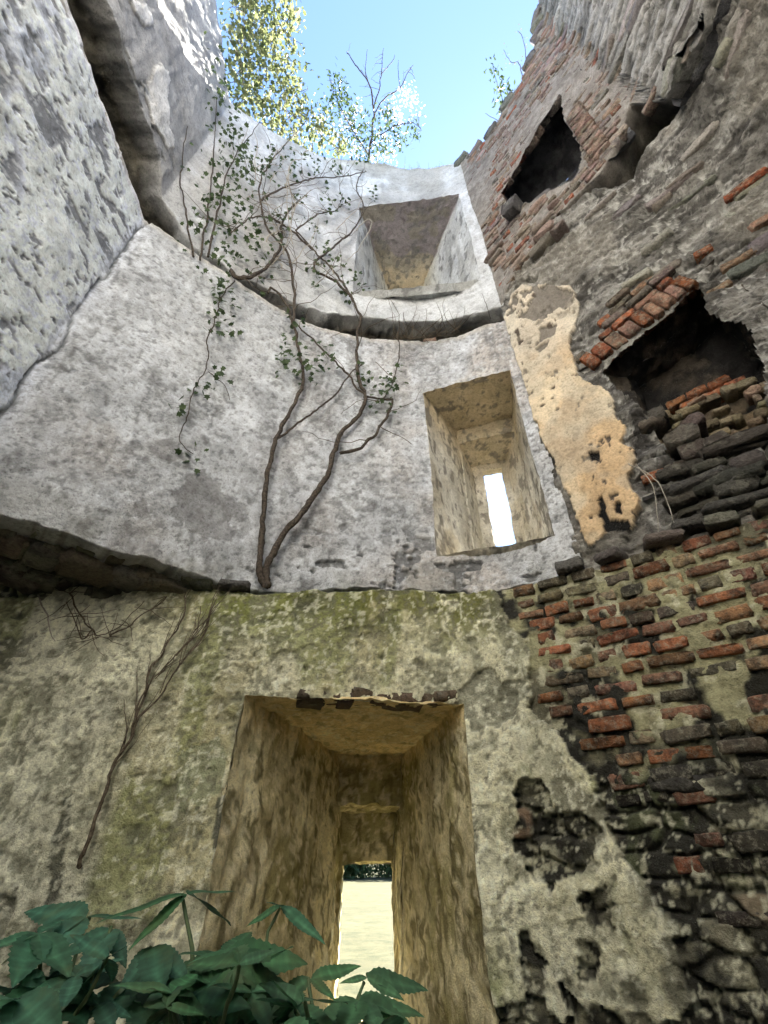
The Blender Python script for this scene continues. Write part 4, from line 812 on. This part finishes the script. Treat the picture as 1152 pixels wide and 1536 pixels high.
# brick strip standing proud beside the opening, and a leaning block
for i in range(15):
    z = 7.15+i*.092; s = 1.44+.004*i; p, t, n = apos(s, z, .075+random.uniform(-.012, .012)); piece('brick', BRICKS[i % 7], p, t, n, (.2, .2, .078), vary((.29, .20, .16), .15), chimu, random.uniform(-.03, .03))
p, t, n = apos(.50, 7.80, -.05); piece('stone', STONES[1], p, t, n, (.19, .2, .2), (.09, .085, .085), chimu, .4)
stones(14, .1, .9, 6.6, 7.5, (.14, .3), (.06, .1), (.24, .19, .16), chimu, .07, apos)
stones(6, .6, 1.3, 7.5, 8.3, (.2, .4), (.1, .2), (.12, .115, .115), fire2, .38, apos)
stones(12, 1.95, 3.2, 6.8, 9.5, (.25, .6), (.05, .12), (.30, .29, .27), chimu, .09, apos, skip=('up_niche',))
p, t, n = apos(2.36, 6.95, .16); piece('stone', STONES[4], p, t, n, (.14, .16, .5), (.26, .25, .235), nic, .12)
for i, (s, z) in enumerate(((.02, 11.02), (.3, 10.75), (.62, 10.62), (1.0, 10.8), (1.5, 11.15), (1.8, 11.7), (1.86, 11.95), (1.93, 12.2))):
    p, t, n = apos(s, z, .1); piece('stone', STONES[i % 8], p, t, n, (.26, .26, .16), vary((.16, .155, .15)), chimu, random.uniform(-.3, .3))

# joist slots: stones left in them
def spos(plan, o0): return lambda s, z, o: ((on(plan, s, o0+o)[0][0], on(plan, s, o0+o)[0][1], z), on(plan, s)[1], on(plan, s)[2])
slots = [o for o in tower.children if o.name.startswith('joist_slot')]
stones(14, 1.2, 3.3, 6.3, 6.9, (.2, .45), (.12, .3), (.11, .10, .085), slots[0], .42, spos(planM, 0), .2)
stones(16, 4.0, 7.2, 6.27, 6.36, (.12, .3), (.05, .09), (.16, .14, .12), slots[0], .17, spos(planM, 0), .16)
p, t, n = spos(planM, 0)(6.42, 6.33, .10); piece('brick', BRICKS[2], p, t, n, (.15, .1, .07), (.33, .2, .14), slots[0])
p, t, n = spos(planM, 0)(6.25, 6.32, .11); piece('brick', BRICKS[4], p, t, n, (.12, .1, .06), (.30, .27, .23), slots[0])
stones(30, 3.9, 5.5, 3.02, 3.10, (.12, .34), (.05, .10), (.12, .11, .085), slots[1], .0, spos(planL, .05), .22)
stones(8, 3.9, 4.9, 3.06, 3.12, (.2, .4), (.06, .10), (.16, .145, .11), slots[1], .0, spos(planL, -.15), .2)

stones(44, 3.5, 5.0, 2.99, 3.05, (.14, .36), (.05, .10), (.17, .155, .12), slots[1], .0, spos(planM, .28), .22)
stones(22, 3.5, 4.5, 2.95, 3.02, (.14, .36), (.06, .12), (.13, .12, .09), slots[1], .0, spos(planM, .55), .22)
for i in range(9):
    (x, y), t, n = on(planL, 6.25+i*.1, .07); piece('stone', STONES[i % 8], (x, y, 2.37+random.uniform(-.01, .02)), t, n, (random.uniform(.1, .18), .16, random.uniform(.05, .08)), vary((.12, .09, .065)), low, random.uniform(-.15, .15))
stones(9, 3.6, 5.0, 3.03, 3.07, (.08, .18), (.04, .06), (.22, .20, .16), slots[1], .0, spos(planM, .13), .12)
# loose stones lying on the ledge of the lowest storey
LSL = ('thin dark slab on the ledge just beside the vine trunk foot', 'thick dark stone on the ledge, next to the slab by the vine', 'small dark stone on the ledge between two flat slabs', 'flat dark slab on the ledge, farthest from the vine trunk', 'rough stone in the corner on the brick wall top under the cream plaster', 'short stone on the brick wall top below the black plaster holes', 'long flat stone on the brick wall top under the two dry stalks', 'small rough stone on the brick wall top below the sooty hearth slabs', 'flat stone on the brick wall top under the fireplace, past the other stones')
LG = 'loose stones lying along the lower ledge'
for i, (s, o, L, h, yw) in enumerate(((5.68, .03, .20, .055, .1), (5.42, .02, .17, .08, -.2), (5.25, .03, .13, .06, .3), (5.05, .02, .18, .05, 0), (7.95, .03, .18, .08, .1), (8.2, .04, .15, .07, -.3), (8.5, .03, .22, .06, .2), (8.8, .04, .16, .07, 0), (9.05, .04, .2, .06, .1))):
    (x, y), t, n = on(planL, s, o); me = STONES[i % 8]; zt = 3.0 + .07*float(ss(5.8, 6.7, np.array(s)))
    o_ = piece('loose_stone', me, (x, y, zt+h*.5), t, n, (L, .16, h), vary((.13, .12, .10)), None, random.uniform(-.1, .1), yw)
    tag(o_, LSL[i], 'stone', LG if i < 4 else 'loose stones on the broken brick wall top')

# ------------------------------------------------------------------ plants
def smooth_path(pts, per=9):
    P = [np.array(q[:3], float) for q in pts]; out = []
    for i in range(len(P)-1):
        a, b, c, d = P[max(i-1, 0)], P[i], P[i+1], P[min(i+2, len(P)-1)]
        for k_ in range(per):
            t = k_/per; out.append(.5*((2*b)+(c-a)*t+(2*a-5*b+4*c-d)*t*t+(3*b-a-3*c+d)*t**3))
    out.append(P[-1]); return np.array(out)
def tube(path, r0, r1, sides=6, jit=.0):
    n = len(path); T = np.gradient(path, axis=0); T /= np.linalg.norm(T, axis=1)[:, None]+1e-9
    ref = np.array((.3, -.9, .25)); A = np.cross(T, ref); A /= np.linalg.norm(A, axis=1)[:, None]+1e-9; B = np.cross(T, A)
    rad = np.linspace(r0, r1, n)*(1+(rng.random(n)-.5)*jit); th = np.arange(sides)*2*math.pi/sides
    v = path[:, None, :] + rad[:, None, None]*(np.cos(th)[None, :, None]*A[:, None, :] + np.sin(th)[None, :, None]*B[:, None, :])
    i = np.arange(n*sides).reshape(n, sides); j = np.roll(i, -1, 1)
    f = np.stack([i[:-1], j[:-1], j[1:], i[1:]], -1).reshape(-1, 4); return v.reshape(-1, 3), f
def crook(path, a):
    q = path + np.stack([fbm(path, 9, 3, 300+k)-.5 for k in range(3)], 1)*a*2.4; q[0] = path[0]; return q
def tubes(name, items, mat, parent):
    vv, ff, o = [], [], 0
    for path, r0, r1 in items:
        v, f = tube(crook(path, .020 if len(path) > 20 else .012), r0, r1, 7, .3); vv.append(v); ff.append(f+o); o += len(v)
    return link(name, mesh_np(name, np.concatenate(vv), np.concatenate(ff)), mat, parent)
def wander(p0, d0, L, n=7, amp=.35, grav=0.0):
    p = np.array(p0, float); d = np.array(d0, float); d /= np.linalg.norm(d); out = [p.copy()]
    for i in range(n):
        d = d + (rng.random(3)-.5)*amp + np.array((0, 0, grav)); d /= np.linalg.norm(d); p = p + d*L/n; out.append(p.copy())
    return np.array(out)
IVY = np.array([(0, 0, 0), (.42, .12, .04), (.30, .42, .05), (.5, .58, .02), (.16, .72, .03), (0, 1.05, -.06), (-.16, .72, .03), (-.5, .58, .02), (-.30, .42, .05), (-.42, .12, .04), (0, .45, -.05)])
IVYF = [(10, i, i+1) for i in range(9)] + [(10, 9, 0)]
OVAL = np.array([(0, 0, 0), (.22, .35, .04), (.2, .68, .04), (0, 1.0, -.05), (-.2, .68, .04), (-.22, .35, .04), (0, .5, -.03)])
OVALF = [(6, i, i+1) for i in range(5)] + [(6, 5, 0)]
def leaves(name, pts, size, mat, parent, shape='ivy', facing=None, droop=.6):
    V0, F0 = (IVY, IVYF) if shape == 'ivy' else (OVAL, OVALF); V0 = V0.copy(); n = len(pts); F0 = np.array(F0)
    z = rng.normal(size=(n, 3))
    if facing is not None: z = z*.55 + np.array(facing)
    z /= np.linalg.norm(z, axis=1)[:, None]
    y = rng.normal(size=(n, 3)) + np.array((0, 0, -droop)); y -= (y*z).sum(1)[:, None]*z; y /= np.linalg.norm(y, axis=1)[:, None]; x = np.cross(y, z)
    sz = rng.uniform(size[0], size[1], n)
    v = np.asarray(pts)[:, None, :] + sz[:, None, None]*(V0[None, :, 0:1]*x[:, None] + V0[None, :, 1:2]*y[:, None] + V0[None, :, 2:3]*z[:, None])
    f = (F0[None] + (np.arange(n)*len(V0))[:, None, None]).reshape(-1, 3)
    o = link(name, mesh_np(name, v.reshape(-1, 3), f, smooth=False), mat, parent); o['kind'] = 'stuff'; return o
def around(c, n, rad): return np.asarray(c)[None] + rng.normal(size=(n, 3))*rad

# the climber rooted on the ledge
vine = empty('climbing_vine', TRACE['stem_a'][0], 'bare forked grey climber rooted on the ledge and spreading up the curved wall', 'vine')
vine.location = (0, 0, 0)
for nm, r0, r1 in (('stem_a', .023, .011), ('stem_b', .026, .009), ('stem_c', .011, .006), ('stem_d', .014, .008), ('stem_e', .007, .004)):
    tubes('stem', [(smooth_path(TRACE[nm]), r0, r1)], M_BARK, vine)
br = []
for nm, r0, r1 in (('stem_f', .022, .012), ('stem_g', .016, .007), ('stem_h', .016, .008), ('stem_i', .012, .006), ('stem_j', .008, .004), ('stem_k', .013, .007), ('stem_l', .009, .004)):
    tubes('branch', [(smooth_path(TRACE[nm]), r0, r1)], M_BARK if nm not in ('stem_j',) else M_PALE, vine)
for nm in ('stem_g', 'stem_h', 'stem_i', 'stem_k', 'stem_l', 'stem_f', 'stem_d', 'stem_e', 'stem_b'):
    P = smooth_path(TRACE[nm])
    for j in range(18 if nm not in ('stem_b', 'stem_d', 'stem_e') else 5):
        q = P[random.randrange(len(P)*(1 if nm != 'stem_b' else 1)//2 if nm == 'stem_b' else 0, len(P))] if nm != 'stem_b' else P[random.randrange(len(P)//2, len(P))]
        br.append((wander(q, (random.uniform(-1, 1), -.15, random.uniform(-.4, 1)), random.uniform(.2, .7), 8, .8), .004, .0018))
tubes('twigs', br, M_TWIG, vine)['kind'] = 'stuff'
pale = []
for j in range(34):
    q = np.array(TRACE['stem_g'][random.randrange(2, 7)]) + np.array((random.uniform(-.5, .6), -.03, random.uniform(-.6, .6)))
    pale.append((wander(q, (random.uniform(-.3, .3), -.05, 1), random.uniform(.5, 1.1), 10, .7), .006, .003))
tubes('old_stems', pale, M_PALE, vine)['kind'] = 'stuff'
pts = np.concatenate([around(c, 16, .07) for c in TRACE['leaf_wall']]); leaves('leaves', pts, (.035, .065), M_IVY, vine, 'ivy', (0, -1, .1))
# ivy hanging down the curved wall
hv = empty('hanging_ivy', (0, 0, 0), 'thin ivy strand trailing down the curved plaster wall left of the vine trunk', 'ivy')
tubes('stem', [(smooth_path(TRACE['hang']), .006, .003)], M_BARK, hv); tubes('stem', [(smooth_path(TRACE['hang_b']), .004, .002)], M_BARK, hv)
leaves('leaves', np.concatenate([around(c, 7, .05) for c in TRACE['leaf_hang']]), (.04, .065), M_IVY, hv, 'ivy', (.3, -1, 0))
# ivy crown over the broken rim
iv = empty('ivy', (0, 0, 0), 'thick sunlit ivy spilling over the broken wall top beside the sky', 'ivy')
for nm in ('root_a', 'root_b', 'root_c'): tubes('stem', [(smooth_path(TRACE[nm]), .011, .004)], M_BARK, iv)
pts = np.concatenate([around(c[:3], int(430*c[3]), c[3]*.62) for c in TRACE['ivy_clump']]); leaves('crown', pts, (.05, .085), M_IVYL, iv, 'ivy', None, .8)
pts = np.concatenate([around(c, 44, .16) for c in TRACE['ivy_dark']]); leaves('leaves', pts, (.035, .065), M_IVY, iv, 'ivy', (.4, -.7, -.2))
st = [(wander(c[:3], (random.uniform(-.4, .4), random.uniform(-.4, .4), -1), .6, 7, .6), .005, .003) for c in TRACE['ivy_clump'] for q in range(3)]
tubes('twigs', st, M_TWIG, iv)['kind'] = 'stuff'
# shrub with white seed heads on the rim
sh = empty('rim_shrub', (0, 0, 0), 'leggy half-bare shrub with white seed fluff on the wall top', 'shrub')
for nm, r in (('shrub_a', .022), ('shrub_b', .012), ('shrub_c', .013), ('shrub_d', .009), ('shrub_e', .008), ('shrub_f', .012), ('shrub_g', .010), ('shrub_h', .007)):
    tubes('branch', [(smooth_path(TRACE[nm]), r, r*.35)], M_BARK, sh)
tw = []
for nm in ('shrub_a', 'shrub_b', 'shrub_c', 'shrub_f', 'shrub_g'):
    P = smooth_path(TRACE[nm])
    for j in range(9):
        q = P[random.randrange(len(P)//4, len(P))]; tw.append((wander(q, (random.uniform(-1, 1), random.uniform(-.6, .6), random.uniform(0, 1.2)), random.uniform(.15, .4), 6, .5), .004, .0015))
tubes('twigs', tw, M_TWIG, sh)['kind'] = 'stuff'
leaves('leaves', np.concatenate([around(c[:3], int(520*c[3]), c[3]*.75) for c in TRACE['shrub_leaf']]), (.05, .09), M_IVY, sh, 'oval', None, .3)
leaves('seed_heads', np.concatenate([around(c[:3], int(380*c[3]), c[3]*.6) for c in TRACE['fluff']]), (.03, .06), M_FLUFF, sh, 'oval', None, 0)
# two small shrubs on the brick rim
for names, lab in ((('rim_a', 'rim_b', 'rim_c'), 'small thin leafy sapling growing from the brick wall top'), (('rim_d', 'rim_e'), 'wispy dry weed stalks beside the block on the brick wall top')):
    e = empty('rim_sapling', (0, 0, 0), lab, 'sapling')
    for nm in names: tubes('branch', [(smooth_path(TRACE[nm]), .007, .0025)], M_TWIG, e)
    if len(names) == 3:
        P = np.concatenate([smooth_path(TRACE[nm])[6:] for nm in names[1:]]); leaves('leaves', np.concatenate([around(q, 4, .06) for q in P]), (.05, .085), M_IVY, e, 'oval', None, 0)
    else:
        P = np.concatenate([smooth_path(TRACE[nm])[6:] for nm in names]); leaves('leaves', np.concatenate([around(q, 1, .04) for q in P]), (.02, .035), M_GRASSB, e, 'oval', None, 0)
# grass along the rim of the curved wall and the brick
bl = []
for s in np.linspace(5.2, 7.2, 150):
    (x, y), t, n = on(planM, s+random.uniform(-.03, .03), random.uniform(.0, .25)); zt = one(up_top, s)
    bl.append((wander((x, y, zt-.02), (random.uniform(-.4, .4), random.uniform(-.5, .2), 1), random.uniform(.08, .3), 4, .35, -.08), .003, .0008))
for s in np.linspace(.1, 1.8, 50):
    (x, y), t, n = on(planA, s, random.uniform(0, .2)); zt = one(a_top, s); bl.append((wander((x, y, zt-.02), (random.uniform(-.5, .2), random.uniform(-.4, .4), 1), random.uniform(.06, .2), 4, .35, -.05), .003, .0008))
g = tubes('rim_grass', bl, M_GRASSB, None); tag(g, 'dry grass blades fringing the broken wall top against the sky', 'grass', None, 'stuff')
# dead twigs caught in the floor slot
tw = []
for j in range(46):
    s = random.gauss(6.35, .28); (x, y), t, n = on(planM, s, -.02); tw.append((wander((x, y, 6.27), (random.uniform(-1, 1), -.5, random.uniform(-.3, .8)), random.uniform(.15, .45), 7, .7), .0035, .0015))
dt = empty('dead_twigs', (0, 0, 0), 'tangle of dead grey twigs caught on the upper ledge below the window bay', 'twigs'); tubes('twigs', tw, M_TWIG, dt)['kind'] = 'stuff'
# bare climber on the lowest wall
lt = empty('bare_climber', (0, 0, 0), 'leafless brown climber with fanned twigs on the greenish plaster wall', 'climber')
for nm, r0, r1 in (('twig_main', .010, .004), ('twig_b', .006, .003), ('twig_c', .005, .0025), ('twig_d', .003, .002), ('twig_e', .003, .002)):
    tubes('stem', [(smooth_path(TRACE[nm]), r0, r1)], M_TWIG, lt)
tw = []
for nm in ('twig_main', 'twig_b', 'twig_c'):
    P = smooth_path(TRACE[nm])
    for j in range(12):
        i = random.randrange(len(P)//3, len(P)-1); dr = P[min(i+3, len(P)-1)]-P[i]+1e-6; dr = dr/np.linalg.norm(dr) + np.array((random.uniform(-.5, .5), 0, random.uniform(-.1, .5)))
        tw.append((wander(P[i], dr, random.uniform(.1, .35), 6, .25), .0028, .0012))
tubes('twigs', tw, M_TWIG, lt)['kind'] = 'stuff'
sp = empty('hanging_roots', (0, 0, 0), 'dry branched roots hanging below the hollow ledge above the pale plaster', 'roots')
for nm in ('sap_a', 'sap_b', 'sap_c', 'sap_d'): tubes('root', [(smooth_path(TRACE[nm]), .005, .002)], M_TWIG if nm != 'sap_a' else M_PALE, sp)
tw = [(wander(np.array(TRACE[nm][i]), (random.uniform(-1, 1), -.1, random.uniform(-.6, .8)), random.uniform(.08, .25), 6, .5), .0025, .001) for nm in ('sap_b', 'sap_c', 'sap_d') for i in range(4) for q in range(3)]
tubes('twigs', tw, M_TWIG, sp)['kind'] = 'stuff'
# dry stalks by the sooty hollow
ds = empty('dry_stalks', (0, 0, 0), 'two pale dry stalks hanging at the foot of the cream plaster strip', 'stalks')
for s, z, s2, z2 in ((.52, 3.75, .62, 3.2), (.56, 3.72, .52, 3.15)):
    a, b = cpos(s, z, -.04)[0], cpos(s2, z2, -.07)[0]; m_ = tuple((np.array(a)+np.array(b))/2+np.array((.03, -.05, .06))); tubes('stalk', [(smooth_path([a, m_, b]), .004, .002)], M_PALE, ds)
# ------------------------------------------------------------------ weeds in front of the photographer
def leaflet(a, b, wid, nrm, col, parent, name='leaf', fold=.12, sag=.07):
    """serrated lance-shaped leaflet from a to b, folded along its midrib"""
    a, b = np.array(a, float), np.array(b, float); y = b-a; L = np.linalg.norm(y); y /= L; nz = np.array(nrm, float); nz -= (nz@y)*y; nz /= np.linalg.norm(nz); x = np.cross(y, nz)
    n = 22; V, Fc = [], []
    for i in range(n+1):
        t = i/n; wdt = wid*L*(math.sin(math.pi*min(1, t**.75))**.85)*(1-.25*t) if 0 < t < 1 else 0
        ser = 1 + (.10 if i % 2 else -.06); c = a + y*L*t - nz*sag*L*t*t + nz*.012*math.sin(t*9)*L
        for q, f_ in ((-1, 1), (-.5, .5), (0, 0), (.5, .5), (1, 1)):
            V.append(c + x*q*wdt*.5*(ser if abs(q) == 1 else 1) + nz*abs(q)*wdt*fold*.5)
        if i:
            o = (i-1)*5
            for j in range(4): Fc.append((o+j, o+j+1, o+5+j+1, o+5+j))
    V = np.array(V); c = np.tile(np.array(col, np.float32), (len(V), 1)); c[2::5] *= 1.7
    for i in range(n+1): c[i*5:i*5+5] *= (1.22 if i % 4 == 0 else .94)*random.uniform(.92, 1.08)
    if random.random() < .3: c[-15:] = c[-15:]*.5 + np.array((.10, .085, .03))*.5
    return link(name, mesh_np(name, V, Fc, c), M_LEAF, parent)
F_ = np.array((0, math.cos(R(37)), math.sin(R(37)))); U_ = np.array((0, -math.sin(R(37)), math.cos(R(37))))
def weed(root, tips, label, hue):
    """root (x, y); tips: list of (node point, [(leaf tip, width)])"""
    e = empty('leafy_weed', (root[0], root[1], 0), label, 'weed', None); inv = Matrix.Translation((-root[0], -root[1], 0))
    def fix(o): o.matrix_parent_inverse = e.matrix_world.inverted(); o.matrix_parent_inverse = inv; return o
    top = max(t[0][2] for t in tips); c = np.mean([t[0] for t in tips], axis=0)
    main = smooth_path([(root[0], root[1], 0), (root[0]*.7+c[0]*.3, root[1]*.7+c[1]*.3, top*.4), (c[0], c[1], min(t[0][2] for t in tips)-.10)])
    fix(tubes('stem', [(main, .008, .005)], M_STALK, e))
    for node, lv in tips:
        node = np.array(node, float); q = main[-1]
        fix(tubes('stalk', [(smooth_path([q, (q+node)/2+np.array((0, 0, .02)), node]), .004, .0025)], M_STALK, e))
        for tip, wd in lv:
            n_ = np.array((random.uniform(-.35, .35), random.uniform(-.75, -.1), 1.0)); fix(leaflet(node, tip, wd, n_, vary(hue, .22), e))
M_STALK = plain_mat('green_stalk', (.05, .09, .04), (.10, .13, .06), 40, .6)
for W in WEEDS:
    tips = [(nd, [(t[:3], t[3]) for t in lv]) for nd, lv in W['tips']]
    weed(W['root'], tips, W['label'], W['hue'])

# ------------------------------------------------------------------ trees beyond the lawn
def tree(x, y, h, rad, label):
    e = empty('tree', (x, y, 0), label, 'tree', 'trees at the far side of the lawn'); r = random
    items = [(np.array([(0, 0, -.1), (.1, 0, h*.2), (-.1, .1, h*.45), (.1, 0, h*.8)]), .28, .08)]
    for i in range(9):
        a = r.uniform(0, 6.28); z0 = h*r.uniform(.25, .6); items.append((wander((0, 0, z0), (math.cos(a), math.sin(a), .8), rad*1.1, 6, .4), .09, .02))
    o = tubes('trunk', [items[0]], M_BARK, e); o2 = tubes('limbs', items[1:], M_BARK, e)
    cs_ = [np.array((rad*.75*math.cos(a)*q, rad*.75*math.sin(a)*q, h*(.05+.85*r.random()))) for a, q in ((r.uniform(0, 6.28), r.random()**.5) for _ in range(60))]
    leaves('crown', np.concatenate([around(c, 170, rad*.17) for c in cs_]), (.4, .8), M_IVY, e, 'oval', None, .3)
for i, (x, y, h, rad, lab) in enumerate(((-6, 62, 13, 5, 'broad dark green tree across the lawn seen through the low slit'), (3, 66, 15, 5.5, 'tall dark green tree across the lawn behind the low slit'), (-14, 70, 14, 6, 'spreading dark green tree at the lawn edge'), (12, 64, 12, 5, 'shorter dark green tree at the lawn edge'))): tree(x, y, h, rad, lab)
v = np.array([pol(a, 3.05, .004) for a in range(0, 360, 10)]); me = bpy.data.meshes.new('earth_floor'); me.from_pydata([tuple(q) for q in v], [], [list(range(36))[::-1]]); me.update()
tag(link('earth_floor', me, M_EARTH), kind='structure')
# put each plant's origin at its own foot
for o in [q for q in COL.objects if q.parent is None and q.type == 'EMPTY' and q is not tower and q.location.length < 1e-6 and q.children]:
    lo = min(((v.co.z, tuple(v.co)) for c in o.children for v in c.data.vertices), key=lambda t: t[0])[1]
    o.location = lo
    for c in o.children: c.matrix_parent_inverse = Matrix.Translation((-lo[0], -lo[1], -lo[2]))

hd = empty('shade_strip', (0, 66, 0), 'dark green foliage strip standing in for tree shade on the far lawn, seen through the low slit', 'shade_strip')  # foliage added where the far lawn only darkens in tree shade
hp = np.stack([rng.uniform(-14, 10, 9000), rng.uniform(-.7, .7, 9000), rng.uniform(.05, 2.3, 9000)], 1); leaves('foliage', hp, (.18, .32), M_IVY, hd, 'oval', (0, -1, .4), .2)
tubes('stems', [(np.array([(x, 0, -.05), (x+.05, .05, .9), (x-.1, 0, 1.9)]), .05, .02) for x in np.linspace(-13.5, 9.5, 24)], M_BARK, hd)
